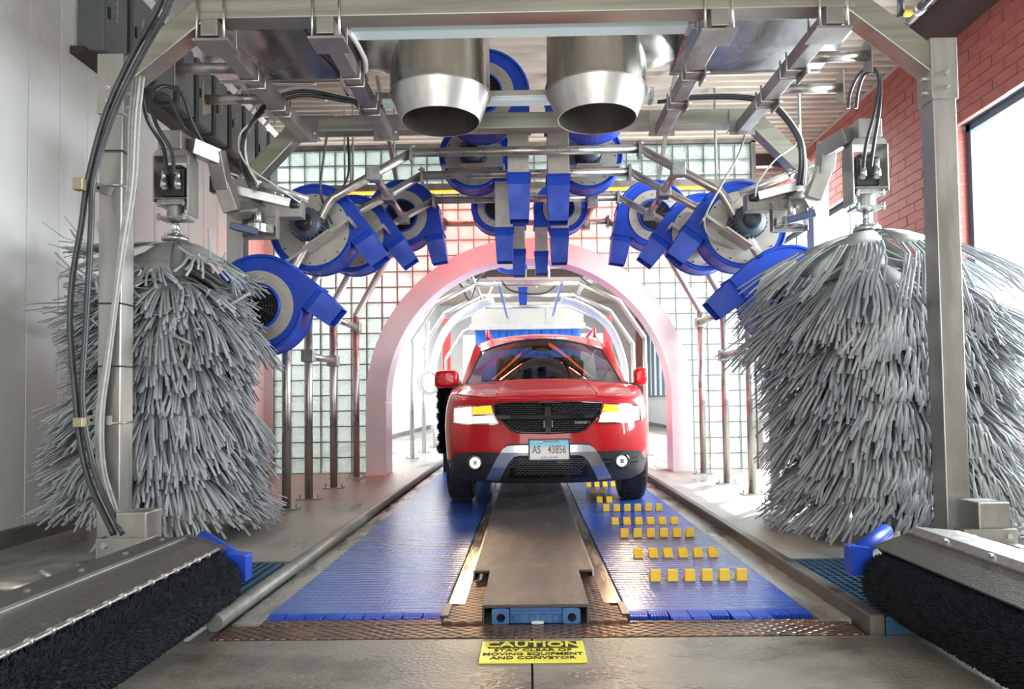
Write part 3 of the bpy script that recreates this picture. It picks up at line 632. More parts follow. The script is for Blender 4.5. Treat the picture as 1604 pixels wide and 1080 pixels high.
def mk_nozzle(z0, Ln):
    def f():
        m = MB(); r0 = [(.207, -.122), (.397, -.122), (.397, .122), (.207, .122)]; r1 = [(.207, -.13), (.397, -.13), (.397, .12), (.207, .12)]; r2 = [(.222, -.085), (.385, -.085), (.385, .085), (.222, .085)]
        rows = [[(x, y, z0) for x, y in r0], [(x, y, z0-.25*Ln) for x, y in r1], [(x, y, z0-Ln) for x, y in r2], [(x*.96+.012, y*.86, z0-Ln) for x, y in r2], [(x*.96+.012, y*.86, z0-Ln*.7) for x, y in r2]]
        for a, b in zip(rows, rows[1:]):
            for k in range(4): j = (k+1) % 4; m.add([a[k], a[j], b[j], b[k]], [(0, 1, 2, 3)])
        m.add(rows[-1], [(0, 1, 2, 3)]); m.bb((.198, -.135, z0-.006), (.405, .135, z0+.006)); return m
    return f
def blower(px, py, Y, phi, kind, mir, lab, E=0., Ln=.24, sc=1., hang=0):
    p = P(px, py, Y); t = thing('air_blower', lab, 'blower', p, rot=(0, -math.radians(phi)*(1 if mir > 0 else -1), 0)); t.scale = (sc,)*3
    cobj(('hous', mir), 'housing', mk_housing, BLUE, t); cobj(('rim', mir), 'housing_rim', mk_rim, BLUE, t)
    if kind == 'inlet':
        cobj(('pl', mir), 'side_plate', lambda: ring(.17, .272, -D-.010, -D+.002), BEIGE, t); cobj(('sc', mir), 'screws', mk_screws(.22), ALU, t)['kind'] = 'stuff'
        cobj(('ir', mir), 'inlet_ring', lambda: MB().lathe([(.178, -D-.012), (.174, -D-.03), (.162, -D-.034), (.156, -D-.02), (.156, -D-.004)], (0, 0, 0), 'Y', 40), BLUE, t)
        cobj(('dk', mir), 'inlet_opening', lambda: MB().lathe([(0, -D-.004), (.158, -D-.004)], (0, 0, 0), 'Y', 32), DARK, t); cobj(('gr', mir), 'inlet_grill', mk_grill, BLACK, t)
    else:
        cobj(('plm', mir), 'side_plate', lambda: ring(.12, .305, -D-.010, -D+.002), BEIGE, t); cobj(('scm', mir), 'screws', mk_screws(.285), BLACK, t)['kind'] = 'stuff'
        mo = cobj(('mo', mir), 'motor', mk_motor, MOTOR, t); cobj(('mc', mir), 'motor_cap', mk_mcap, BLACK, mo); cobj(('br', mir), 'motor_bracket', mk_bracket, BEIGE, t)
    if E: cobj(('ex%.2f' % E, mir), 'duct_extension', mk_ext(E), BEIGE, t, bev=.004)
    hang = hang or 0
    if hang: obj('hanger_strut', MB().bb((-.02, -.03, .36), (.02, .03, (ZC-p.z)/sc)), STEEL, t, local=True)
    elif Y < 9: obj('mount_rod', MB().cyl((-.06, -.30, .34), (-.06, .40, .34), .022, n=10), STEEL, t, local=True)
    cobj(('nz%.2f%.2f' % (E, Ln), mir), 'nozzle', mk_nozzle(-.25-E, Ln), BLUE, t)
    return t
blower(414, 484, 5.38, 50, 'inlet', 1, 'blue air blower with round black grille, lowest on the left, beside the left brush')
blower(498, 366, 5.98, 34, 'motor', 1, 'blue air blower with motor at its centre, left side, above the lowest one', Ln=.27)
blower(556, 374, 6.74, 34, 'motor', 1, 'blue air blower partly hidden behind the left motor blower', Ln=.27)
blower(632, 343, 7.5, 10, 'inlet', 1, 'blue air blower left of centre, its nozzle pointing down over the arch', Ln=.30, hang=1)
blower(1231, 470, 5.38, 50, 'inlet', -1, 'blue air blower lowest on the right, half behind the right brush')
blower(1156, 362, 5.98, 36, 'motor', -1, 'blue air blower with motor at its centre on the right side', Ln=.27)
blower(1098, 372, 6.74, 36, 'motor', -1, 'blue air blower partly hidden behind the right motor blower', Ln=.27)
blower(1022, 343, 7.5, 10, 'inlet', -1, 'blue air blower right of centre, its nozzle pointing down over the arch', Ln=.30, hang=1)
blower(756, 157, 5.95, 0, 'inlet', 1, 'topmost left blue blower behind the left steel cone, with long beige duct', E=.43, Ln=.38, hang=1)
blower(927, 157, 5.95, 0, 'inlet', -1, 'topmost right blue blower behind the right steel cone, with long beige duct', E=.43, Ln=.38, hang=1)
blower(744, 252, 6.75, 0, 'motor', 1, 'middle left blue blower below the left steel cone, motor facing forward', E=.50, Ln=.34, sc=.92, hang=1)
blower(919, 252, 6.75, 0, 'motor', -1, 'middle right blue blower below the right steel cone, motor facing forward', E=.50, Ln=.34, sc=.92, hang=1)
blower(779, 330, 7.55, 0, 'inlet', 1, 'rear left blue blower low in the central cluster', E=.34, Ln=.36, sc=.76, hang=1)
blower(880, 330, 7.55, 0, 'inlet', -1, 'rear right blue blower low in the central cluster', E=.36, Ln=.30, sc=.76, hang=1)
blower(797, 405, 11.6, 0, 'inlet', 1, 'far single blue blower seen through the tunnel arch', E=.42, Ln=.36, sc=.75, hang=1)
# ------------------------------------------------------------------ dryer cones, ducts, light fixtures
for (x, s, lab) in ((-.583, -1, 'left stainless steel blower cone hanging mouth down from the roof'), (.50, 1, 'right stainless steel blower cone hanging mouth down from the roof')):
    t = thing('steel_cone', lab, 'duct', (x, 4.8, 2.85)); cx = Vector((x, 4.8, 0))
    obj('cone_mouth', MB().lathe([(.272, 2.870), (.342, 3.05)], cx, 'Z', 64).lathe([(.266, 2.872), (.325, 3.05), (.30, 3.6)], cx, 'Z', 64).lathe([(.266, 2.870), (.272, 2.868), (.272, 2.872)], cx, 'Z', 64, False), INOX, t)
    obj('cone_body', MB().lathe([(.345, 3.048), (.342, 3.40), (.340, 3.9)], cx, 'Z', 64), mat('stainless_dark', (.50, .48, .43), .30, 1, (.42, .40, .36), 14, (1, 1, .04), rvar=.07), t)
    obj('cone_seam', MB().tube([(x+.346*math.cos(a), 4.8+.346*math.sin(a), 3.05) for a in np.linspace(0, 2*PI, 64, endpoint=False)], .004, 5, closed=True), INOX, t)
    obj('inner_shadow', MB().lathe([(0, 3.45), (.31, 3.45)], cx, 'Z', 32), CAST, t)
    el = MB(); el.tube([(x+s*.05, 4.8, 3.45), (x+s*.32, 4.8, 3.50), (x+s*.52, 4.8, 3.52)], [.30, .27, .24], 32); obj('elbow', el, INOX, t)
    d = thing('roof_duct', 'large shiny sheet metal duct box %s of the steel cones' % ('left' if s < 0 else 'right'), 'duct', (x+s*1.1, 4.8, 3.3))
    a, b = sorted((x+s*.55, x+s*1.62)); obj('duct_box', MB().bb((a, 4.25, 3.27), (b, 5.0, 3.85)), DUCT, d, bev=.01)
    sm_ = MB()
    for yy in (4.26, 4.98): sm_.bb((a-.005, yy, 3.262), (b+.005, yy+.02, 3.272))
    obj('duct_flange', sm_, STEEL, d)
for (Y, z, x0, x1, lab) in ((4.12, 3.155, -1.05, 1.0, 'long prismatic strip light under the near gantry beam'), (5.30, 3.235, -1.11, .98, 'long strip light behind the steel cones at the second gantry beam')):
    t = thing('strip_light', lab, 'lamp', ((x0+x1)/2, Y, z)); obj('lamp_body', MB().bb((x0+.02, Y-.06, z), (x1-.02, Y+.06, z+.05)), ALU, t, bev=.004)
    obj('diffuser', MB().yz([(Y-.055, z), (Y-.048, z-.03), (Y+.048, z-.03), (Y+.055, z)], x0+.03, x1-.03), WHITEL, t, bev=.004)
    for x in (x0, x1-.03): obj('end_cap', MB().bb((x, Y-.062, z-.036), (x+.03, Y+.062, z+.055)), ALU, t, bev=.005)
# ------------------------------------------------------------------ wash brushes
def ribbons(paths, W, T, side):
    """paths (n,m,3), W (n,m) width, T thickness, side (n,3): boxes swept along the paths, as quads"""
    n, m, _ = paths.shape; tan = np.gradient(paths, axis=1); tan /= np.linalg.norm(tan, axis=2, keepdims=True)+1e-9
    sv = np.repeat(side[:, None, :], m, 1); sv = sv-tan*(sv*tan).sum(2, keepdims=True); sv /= np.linalg.norm(sv, axis=2, keepdims=True)+1e-9
    nv = np.cross(tan, sv); w2 = W[:, :, None]/2; t2 = T/2
    V = np.stack([paths-sv*w2-nv*t2, paths+sv*w2-nv*t2, paths+sv*w2+nv*t2, paths-sv*w2+nv*t2], 2)    # n,m,4,3
    base = (np.arange(n)*m*4)[:, None, None]+(np.arange(m-1)*4)[None, :, None]; k = np.arange(4)[None, None, :]; k2 = (k+1) % 4
    Fq = np.stack([base+k, base+k2, base+k2+4, base+k+4], -1).reshape(-1, 4)
    end = (np.arange(n)*m*4+(m-1)*4)[:, None]+np.arange(4)[None]; return V.reshape(-1, 3), np.concatenate([Fq, end])
def droop(c, h, az, r0, L, e0, e1, m, rnd=0.):
    """curve leaving the shaft at height h, azimuth az, whose slope runs from e0 to e1"""
    s = np.linspace(0, 1, m); e = e0+(e1-e0)*s**.8; ds = L/(m-1); r = r0+np.concatenate([[0], np.cumsum(np.cos(e[:-1])*ds)]); z = h+np.concatenate([[0], np.cumsum(np.sin(e[:-1])*ds)])
    a = az+rnd*s*s; return np.stack([c[0]+r*np.cos(a), c[1]+r*np.sin(a), np.maximum(z, .095+.02*np.sin(az*9+h*30))], 1)
def wash_brush(name, lab, top, lean, side):
    X, Y, zt = top; t = thing(name, lab, 'brush', (X+lean, Y, PZ+.03)); zb = .42
    obj('brush_shaft', MB().cyl((X, Y, zt-.02), (X+lean, Y, .16), .085, n=20), FOAM, t)
    hb = MB().lathe([(0, zt+.05), (.028, zt+.05), (.05, zt+.042), (.055, zt+.03), (.082, zt+.026), (.088, zt+.01), (.085, zt-.005), (.0, zt-.005)], (X, Y, 0), 'Z', 24)
    for k in range(6): a = k*PI/3; hb.cyl((X+.07*math.cos(a), Y+.07*math.sin(a), zt+.025), (X+.07*math.cos(a), Y+.07*math.sin(a), zt+.04), .009, n=6)
    obj('brush_hub', hb, ALU, t)
    def clipy(q): q = q.copy(); q[..., 1] = np.clip(q[..., 1], 4.035, 5.22); q[..., 0] = np.maximum(q[..., 0], XL+.03); return q
    loc = np.array(t.location); paths = []; widths = []; sides = []; vp = []; vw = []; vs = []
    tiers = 25
    for k in range(tiers):
        f = k/(tiers-1); h = zt-.02-(zt-zb)*f; cx = X+lean*f; nt = 9
        for j in range(nt):
            az = 2*PI*(j+.5*(k % 2))/nt+rng.normal(0, .09)
            L = (.83 if side > 0 else .80)+rng.normal(0, .04); e0 = math.radians(-6+rng.normal(0, 5)); e1 = math.radians(-66+rng.normal(0, 6))
            if side < 0:      # the left brush is ragged: strips to the wall side stick out almost level
                out = max(0, -math.cos(az)); e1 += math.radians(38)*out*(1-.5*f); e0 += math.radians(10)*out; L *= .90
                if f < .25: L *= .72+.25*f*4*.25; e1 += math.radians(10)
                if .25 < f < .55: L *= .82
                L *= 1-.22*out*f
            else:
                out = max(0, -math.cos(az)); e1 += math.radians(20)*out*(1-f)
                inn = max(0, math.cos(az)); e1 += math.radians(16)*inn*(1-f); L *= 1-.12*f*0
                if f < .12: L *= 1.14
            if f > .75: e1 += math.radians(22)*(f-.75)*4; e0 += math.radians(5)
            if f < .06: e0 = math.radians(-16+rng.normal(0, 5)); e1 -= math.radians(2)
            if k in (1, 2, 3): e0 = math.radians(-23+rng.normal(0, 3)); h -= .02
            if k == 0: L *= 1.05; e1 = e1+math.radians(4)
            c = (cx, Y); m = 9; sa = np.array([-math.sin(az), math.cos(az), 0])
            vl = (.70 if side < 0 else .55) if k == 0 else .5 if k < 4 else .34
            mid = droop(c, h, az, .07, L, e0, e1, m)
            # split at fraction vl
            cut = max(2, int(round(vl*(m-1)))); pv = mid[:cut+1]
            ww = np.linspace(.05, .25 if k == 0 else .15, cut+1)
            vp.append((k, pv, ww, sa))
            ns = 19 if f > .08 else 20
            for q in range(ns):
                u = (q+.5)/ns*2-1; tw = ww[-1]*.5
                azo = u*.06+rng.normal(0, .025); LL = L*(1+rng.normal(0, .035)); ee = e1+rng.normal(0, .075)
                pth = droop(c, h, az, .07, LL, e0, ee, m)[cut:]; pth = np.repeat(pth[None], 1, 0)[0].copy()
                s_ = np.linspace(0, 1, len(pth))[:, None]
                rad = np.array([math.cos(az), math.sin(az), 0]); pth = pth+sa*(u*tw)+sa*(u*.10+azo*.9)*s_**1.3*.8+np.array([0, 0, 1])*rng.normal(0, .02)*s_
                if side < 0 and f < .30 and rng.random() < .22:    # frayed curls at the left brush top
                    cu_ = rng.normal(0, .12); pth = pth+sa*cu_*s_**2+np.array([0, 0, abs(rng.normal(0, .14))])*s_**2
                paths.append(pth[:: 1] if len(pth) == m-cut else pth); widths.append(np.full(len(pth), .0125+rng.random()*.005)); sides.append(sa+rng.normal(0, .18, 3))
    by = {}
    for p_, w_, s_ in zip(paths, widths, sides): by.setdefault(len(p_), []).append((p_, w_, s_))
    V = []; Fq = []; off = 0
    for k, l in by.items():
        v, f = ribbons(clipy(np.array([a[0] for a in l]))-loc, np.array([a[1] for a in l]), .0045, np.array([a[2] for a in l])); V.append(v); Fq.append(f+off); off += len(v)
    obj('foam_strips', npmesh(np.concatenate(V), np.concatenate(Fq), FOAM, 'foam_strips'), FOAM, t, kind='stuff')
    for k, pv, ww, sa in vp:
        v, f = ribbons(clipy(pv[None])-loc, ww[None], .007, sa[None])
        o = obj('cloth_vane', npmesh(v, f, FOAMW if k < 3 else FOAM, 'cloth_vane'), FOAM, t)
    return t
TL = P(275, 378, 4.68); TR = P(1358, 362, 4.68)
wash_brush('wash_brush', 'tall ragged grey foam strip brush on the left, behind the left post', TL, -.10, -1)
wash_brush('wash_brush', 'tall full grey foam strip brush on the right, behind the right post', TR, .16, 1)
# ------------------------------------------------------------------ brush arms
def brush_arm(s, lab, hub, cap, top1, top2, knee1, knee2, piv):
    X, Y, zt = hub; t = thing('brush_arm', lab, 'machine arm', piv)
    KZ = .70
    def q(dx, dz, dy=0): return Vector((X+s*dx*.92, Y+dy, zt+dz*KZ))     # +dx is away from the tunnel axis
    obj('drive_shaft', MB().cyl(q(0, .05), q(0, .24), .024, n=20), CHRM, t)
    fl_ = MB().lathe([(.045, zt+.135), (.065, zt+.14), (.07, zt+.155), (.05, zt+.16)], (X, Y, 0), 'Z', 24)
    for z_ in (.20, .33): fl_.bb(q(-.105, z_, -.07), q(.105, z_+.025, .07)); [fl_.cyl(q(dx, z_-.015, -.06), q(dx, z_+.05, -.06), .012, n=6) for dx in (-.09, .09)]
    fl_.lathe([(.055, zt+.15), (.055, zt+.24)], (X, Y, 0), 'Z', 20); fl_.bb(q(-.085, .355, -.06), q(.085, .40, .06)); obj('bearing_block', fl_, CAST, t, bev=.003)
    fr = MB()
    for sx in (-1, 1): fr.bb(q(sx*.125-.006, .24 if sx < 0 else .36, -.075), q(sx*.125+.006, .80, .075))
    fr.bb(q(-.125, .385, -.075), q(.125, .395, .075)); fr.xz([(X-.12, zt+.80*KZ), (X+.12, zt+.80*KZ), (X+.10, zt+.86*KZ), (X-.10, zt+.86*KZ)], Y-.07, Y+.07); obj('motor_bracket', fr, STEEL, t, bev=.003)
    if s < 0 or True:
        mo = MB().bb(q(-.085, .42, -.04), q(.085, .70, .075)); mo.bb(q(-.06, .70, -.03), q(.05, .735, .06)); obj('hydraulic_motor', mo, BLACK, t, bev=.012)
        fi = MB()
        for dx in (-.055, .045): fi.tube([q(dx, .49, -.075), q(dx, .56, -.075)], .024, 8); fi.tube([q(dx, .56, -.075), q(dx, .66, -.075)], .017, 6); fi.tube([q(dx, .50, -.075), q(dx, .49, -.02)], .02, 8)
        obj('hose_fitting', fi, ALU, t)
    obj('counter_box', MB().bb(q(-.085, .86, -.09), q(.085, 1.04, .09)), STEEL, t, bev=.006)
    def seg(a, b, w=.105, h=.11): obj('arm_tube', MB().beam(a, b, w, h, (0, 1, 0)), STEEL, t, bev=.005)
    a0 = q(-.10, .93); seg(a0, Vector(top2)); seg(Vector(top2)+Vector((0, 0, .04)), Vector(knee1)); seg(Vector(knee1)+Vector((0, 0, .03)), Vector(knee2)); seg(Vector(knee2), Vector(piv)+Vector((-s*-.02, 0, .13)), .10, .09)
    # pivot
    pv = Vector(piv); br = MB(); br.bb(pv+Vector((-.13, -.02, -.12)), pv+Vector((.13, -.005, .16))); 
    for dx in (-.13, .125): br.bb(pv+Vector((dx, -.08, -.12)), pv+Vector((dx+.006, -.01, .10)))
    br.bb(pv+Vector((.0 if s < 0 else -.3, -.027, .05)), pv+Vector((.3 if s < 0 else 0, .08, .18))); obj('pivot_bracket', br, STEEL, t, bev=.003)
    ri = MB().lathe([(.058, pv.z-.09), (.078, pv.z-.09), (.078, pv.z-.03), (.058, pv.z-.03)], (pv.x, pv.y-.10, 0), 'Z', 28, smooth=False, close=True)
    ri.bb((pv.x+.06, pv.y-.115, pv.z-.09), (pv.x+.115, pv.y-.05, pv.z-.03)); ri.bb((pv.x-.115, pv.y-.115, pv.z-.09), (pv.x-.06, pv.y-.05, pv.z-.03)); ri.cyl((pv.x, pv.y-.10, pv.z-.05), (pv.x, pv.y-.10, pv.z+.12), .028, n=16)
    for dx in (-.09, .09): ri.bolt((pv.x+dx, pv.y-.115, pv.z-.06), .016)
    obj('pivot_ring', ri, ALU, t)
    # stop arm + air cylinder
    k2 = Vector(knee2); sb = MB().beam(pv+Vector((s*.16, -.10, .23)), pv+Vector((-s*.22, -.02, .15)), .07, .085, (0, 1, 0)); obj('stop_tube', sb, ALU, t, bev=.005)
    obj('rubber_stop', MB().cyl(pv+Vector((-s*.22, -.02, .15)), pv+Vector((-s*.28, .0, .14)), .038, n=14), BLACK, t)
    ac = MB().cyl(pv+Vector((s*.02, -.06, .31)), pv+Vector((-s*.34, .02, .19)), .027, n=16); obj('air_cylinder', ac, mat('white_cylinder', (.62, .62, .60), .25, .6), t)
    rd = MB().cyl(pv+Vector((s*.24, -.10, .38)), pv+Vector((s*.02, -.06, .31)), .010, n=10); rd.cyl(pv+Vector((s*.03, -.07, .30)), pv+Vector((s*.0, -.05, .32)), .036, n=14); obj('cylinder_rod', rd, CHRM, t)
    se = MB().beam(k2+Vector((s*.02, 0, -.10)), k2+Vector((-s*.16, .05, -.14)), .05, .055, (0, 1, 0)); obj('blue_sensor', se, mat('blue_sensor_body', (.03, .06, .14), .4), t, bev=.006)
    if s < 0: obj('rubber_block', MB().bb(k2+Vector((-.16, -.03, .14)), k2+Vector((-.07, .03, .26))), BLACK, t, bev=.005)
    return t
hubL = TL; hubR = TR
brush_arm(-1, 'jointed steel arm carrying the left wash brush', hubL, None, None, P(338, 246, 4.85), P(350, 296, 4.95), P(365, 332, 5.0), P(412, 352, 5.28))
brush_arm(1, 'jointed steel arm carrying the right wash brush', hubR, None, None, P(1296, 232, 4.85), P(1291, 268, 4.95), P(1272, 312, 5.0), P(1232, 340, 5.28))
# ------------------------------------------------------------------ low side brushes
def bristle_roll(cx, cz, y0, y1, r0, r1, n, loc, m, name, parent, rings=0, sp=.004):
    yy = rng.uniform(y0, y1, n); a = rng.uniform(0, 2*PI, n); rr = r1*(1-.07*rng.random(n))
    if rings: rr *= 1-.075*(np.sin(yy*2*PI/rings+a) > .55)
    # rounded far end
    e = np.minimum(1, (y1-yy)/.05); rr *= .86+.14*np.sqrt(np.clip(e, 0, 1))
    d = np.stack([np.cos(a), np.zeros(n), np.sin(a)], 1)+rng.normal(0, .16, (n, 3)); d /= np.linalg.norm(d, axis=1, keepdims=True)
    c = np.stack([np.full(n, cx), yy, np.full(n, cz)], 1)-loc; b = c+d*r0; t = c+d*rr[:, None]
    u = np.cross(d, [0, 1, .1]); u /= np.linalg.norm(u, axis=1, keepdims=True); v = np.cross(d, u)
    V = np.stack([b+u*sp, b-u*sp*.5+v*sp*.87, b-u*sp*.5-v*sp*.87, t+u*sp*.7, t-u*sp*.35+v*sp*.6, t-u*sp*.35-v*sp*.6], 1).reshape(-1, 3); k = (np.arange(n)*6)[:, None]
    Fq = np.concatenate([np.stack([k[:, 0]+i, k[:, 0]+(i+1) % 3, k[:, 0]+3+(i+1) % 3, k[:, 0]+3+i], 1) for i in range(3)]+[np.stack([k[:, 0]+3, k[:, 0]+4, k[:, 0]+5, k[:, 0]+5], 1)])
    Fq = Fq[: 3*n]; tri = np.stack([k[:, 0]+3, k[:, 0]+4, k[:, 0]+5], 1)
    # all triangles
    F3 = np.concatenate([Fq[:, [0, 1, 2]], Fq[:, [0, 2, 3]], tri])
    return obj(name, npmesh(V, F3, m, name), m, parent, kind='stuff')
def side_brush(s, cx, lab):
    y1 = 3.08 if s < 0 else 2.98; y0 = 1.05; cz = .155; r = .135
    t = thing('side_brush', lab, 'brush', (cx, 2.2, 0)); loc = np.array(t.location)
    obj('brush_core', MB().lathe([(0, y0), (.113, y0), (.113, y1-.03), (.09, y1-.005), (0, y1-.005)], (cx, 0, cz), 'Y', 32), BRIST, t)
    bristle_roll(cx, cz, y0, y1, .09, r, 60000, loc, BRIST, 'bristles', t, rings=.075, sp=.0022)
    # hood: sheet bent over the brush
    def H(pts, m, nm, bev=0):
        mb = MB(); th = .006; k = len(pts)
        for (a, b) in zip(pts, pts[1:]):
            mb.add([(cx+s*p_[0], y, p_[1]+o) for o in (0, -th) for y in (y0, y1+.02) for p_ in (a, b)], [(0, 1, 3, 2), (4, 6, 7, 5), (0, 4, 5, 1), (2, 3, 7, 6), (0, 2, 6, 4), (1, 5, 7, 3)])
        return obj(nm, mb, m, t)
    if s < 0:
        H([(-.02, .300), (.06, .335), (.13, .345)], HOODM, 'hood_front'); H([(.13, .345), (.26, .352), (.33, .30)], HOODM, 'hood_top'); H([(.125, .349), (.145, .351)], ALU, 'hood_lip'); H([(-.025, .300), (-.018, .303)], ALU, 'hood_lip')
        H([(.06, .25), (-.02, .296)], BLACK, 'hood_underside')
    else:
        H([(-.05, .298), (.05, .335), (.11, .365)], HOODM, 'hood_front'); H([(.085, .358), (.118, .378)], HOODL, 'hood_fold'); H([(.118, .378), (.30, .36)], HOODL, 'hood_top'); H([(.30, .36), (.33, .25)], HOODL, 'hood_back')
    bo = MB()
    for yy in np.arange(1.4, y1, .27): bo.bolt((cx+s*(.10 if s > 0 else .2), yy, .37 if s > 0 else .349), .010, (0, 0, 1), .008)
    obj('rivets', bo, ALU, t, kind='stuff')
    obj('end_plate', MB().xz([(cx+s*a, z) for a, z in ((-.05, .30), (.05, .335), (.13, .36), (.33, .30), (.33, .2), (.05, .2))], y1+.02, y1+.03), HOODM, t)
    if s < 0:
        sp = MB().tube(spline([(cx+.035, y0, .292), (cx+.03, 2.0, .296), (cx+.02, y1-.1, .296), (cx+.0, y1+.01, .30)]), .006, 8); obj('spray_pipe', sp, STEEL, t)
        for yy in np.arange(1.55, 3.0, .088): obj('spray_nozzle', MB().cyl((cx+.028, yy-.008, .297), (cx+.028, yy+.008, .297), .0115, n=10), ALU, t)
    a = Vector((cx+s*.20, y1+.30, .30)); b = Vector((cx-s*.02, y1+.05, .27)); 
    if s > 0: a = Vector((cx+.04, y1+.42, .29)); b = Vector((cx-.14, y1+.08, .25))
    a, b = (P(318, 842, 3.42), P(372, 880, 3.14)) if s < 0 else (P(1388, 832, 3.34), P(1343, 868, 3.08))
    obj('guide_roller', MB().tube([a, a+(b-a)*.02, b], [.028, .034, .036], 20), BLUE, t)
    c_ = MB().xz([(b.x-.04, b.z-.085), (b.x+.05, b.z-.085), (b.x+.05, b.z+.03), (b.x-.04, b.z+.04)], b.y-.035, b.y+.04); obj('roller_block', c_, BLUE, t, bev=.008)
    obj('roller_bracket', MB().beam(a+Vector((s*.06, 0, -.03)), b+Vector((s*.06, 0, -.03)), .012, .06), STEEL, t)
    obj('end_bearing', MB().cyl((cx, y1, cz), (cx, y1+.12, cz), .035, n=16), CAST, t)
    obj('floor_skid', MB().bb((cx-.04, y1-.02, .0), (cx+.04, y1+.10, .03)), BLACK, t, bev=.01)
    return t
side_brush(-1, -1.385, 'low black bristle side brush with dirty dark hood, bottom left corner'); side_brush(1, 1.50, 'low black bristle side brush with metal hood, bottom right corner')
# post foot brackets carrying the side brush arms
for s, cx, lab in ((-1, P(194, 860, 3.62).x, 'bolted clamp bracket with steel ring at the foot of the left post'), (1, P(1549, 855, 3.62).x, 'bolted clamp bracket with steel ring at the foot of the right post')):
    y = 3.62; z0, z1 = PZ, P(194, 843, y).z; t = thing('pivot_stand', lab, 'bracket', (cx, y, PZ))
    pl = MB().bb((cx-.13, y-.02, PZ), (cx+.13, y-.008, z1)); pl.bb((cx-.135, y-.02, PZ), (cx-.128, y+.07, z1)); pl.bb((cx+.128, y-.02, PZ), (cx+.135, y+.07, z1)); obj('bracket_plate', pl, STEEL, t, bev=.003)
    bx = cx+.04; obj('steel_block', MB().bb((bx-.085, y+.0, z1-.1), (bx+.075, y+.16, z1+.13)), STEEL, t, bev=.008)
    rg = MB().lathe([(.055, z1-.14), (.085, z1-.14), (.085, z1-.085), (.055, z1-.085)], (cx-.0, y-.10, 0), 'Z', 28, smooth=False, close=True); rg.bb((cx+.07, y-.125, z1-.15), (cx+.125, y-.02, z1-.07)); rg.cyl((cx, y-.10, PZ), (cx, y-.10, z1-.10), .035, n=16); obj('clamp_ring', rg, ALU, t, bev=.003)
    bo = MB()
    for dx in (-.09, .09): bo.bolt((cx+dx, y-.02, z1-.035), .016)
    bo.bolt((cx+.098, y-.125, z1-.11), .018); obj('bolts', bo, ALU, t, kind='stuff')
# air cylinder on the floor at the left edge
t = thing('air_cylinder', 'grey air cylinder lying level at the left edge behind the left side brush', 'cylinder', P(40, 922, 2.6))
a = P(-60, 924, 2.6); b = P(82, 919, 2.6); obj('cylinder_body', MB().cyl(a, b, .026, n=20), PIPE, t); obj('cylinder_head', MB().cyl(b, b+Vector((.03, 0, 0)), .029, n=6), CAST, t); obj('cylinder_rod', MB().cyl(b, P(125, 912, 2.7), .008, n=8), CHRM, t); obj('air_fitting', MB().tube([P(78, 914, 2.58), P(76, 902, 2.58), P(64, 895, 2.58)], .009, 8), CAST, t)
# ------------------------------------------------------------------ hoses and cables
def hose(pts, r, m, lab, cat='hose', name='hose', grp=None, k=8):
    return obj(name, MB().tube(spline(pts, k), r, 10), m, label=lab, cat=cat, group=grp)
def hp(l): return [P(*q) for q in l]
for dx, lab in ((0, 'thick black hose hanging along the left post, outer one of the pair'), (15, 'thick black hose hanging along the left post, inner one of the pair')):
    hose(hp([(262+dx, -30, 3.55), (244+dx, 20, 3.6), (205+dx, 90, 3.66), (165+dx*.8, 180, 3.70), (138+dx*.6, 280, 3.72), (128+dx, 350, 3.72), (113+dx*1.7, 440, 3.72), (110+dx*1.6, 520, 3.72), (118+dx*.7, 620, 3.70), (125+dx*.8, 690, 3.70), (142+dx*.9, 760, 3.68), (178+dx, 838, 3.62)]), .0155, HOSE, lab)
for y_, lab in ((289, 'slotted steel strut bracket holding the black hoses, upper'), (662, 'slotted steel strut bracket holding the black hoses, lower')):
    t = thing('hose_bracket', lab, 'bracket', P(140, y_, 3.8)); a = P(122, y_-4, 3.80); b = P(176, y_+12 if y_ < 400 else y_-3, 3.83); obj('strut', MB().beam(a, b, .006, .05), STEEL, t)
    ho = MB(); [ho.bb(a.lerp(b, f)+Vector((-.006, -.006, -.008)), a.lerp(b, f)+Vector((.006, -.002, .008))) for f in (.4, .6)]; obj('slots', ho, DARK, t)
    obj('hose_clamp', MB().bb(P(113, y_+8, 3.66), P(136, y_-8, 3.70)), mat('brass_clamp', (.35, .30, .20), .4, .7), t, bev=.004)
    yy = 3.9; z = P(190, y_, 3.83).z; obj('clamp_rod', MB().tube([(-2.38, 3.83, z), (-2.24, 3.83, z-.005), (-2.235, 3.97, z)], .006, 6), ALU, t)
for i, (o, m) in enumerate(((0, CABLE), (5, WHITEC), (10, CABLE), (-5, CABLE))):
    hose(hp([(215+o, 120, 3.78), (208+o, 190, 3.79), (204+o*.8, 290, 3.79), (190+o*.6, 390, 3.8), (180+o*.4, 470, 3.8), (168+o*.5, 560, 3.8), (155+o*.7, 650, 3.8), (157+o*.7, 730, 3.8), (172+o*.8, 790, 3.78), (188+o, 838, 3.74)]), .0075, m, 'thin cable number %s of the grey bundle tied down the left post' % ['one, grey', 'two, white', 'three, grey', 'four, outermost grey'][i] if 0 else ['grey cable in the middle of the bundle tied down the left post', 'white cable in the bundle tied down the left post', 'innermost grey cable of the bundle tied down the left post', 'outermost grey cable of the bundle tied down the left post'][i], 'cable', 'cable')
ct = MB()
for z in (P(190, 478, 3.9).z, P(190, 575, 3.9).z, 2.35): ct.tube([(-2.38, 3.825, z), (-2.24, 3.825, z), (-2.24, 3.975, z)], .004, 5)
obj('cable_tie', ct, BLACK, label='thin black ties around the left post and its cable bundle', cat='cable tie', kind='stuff')
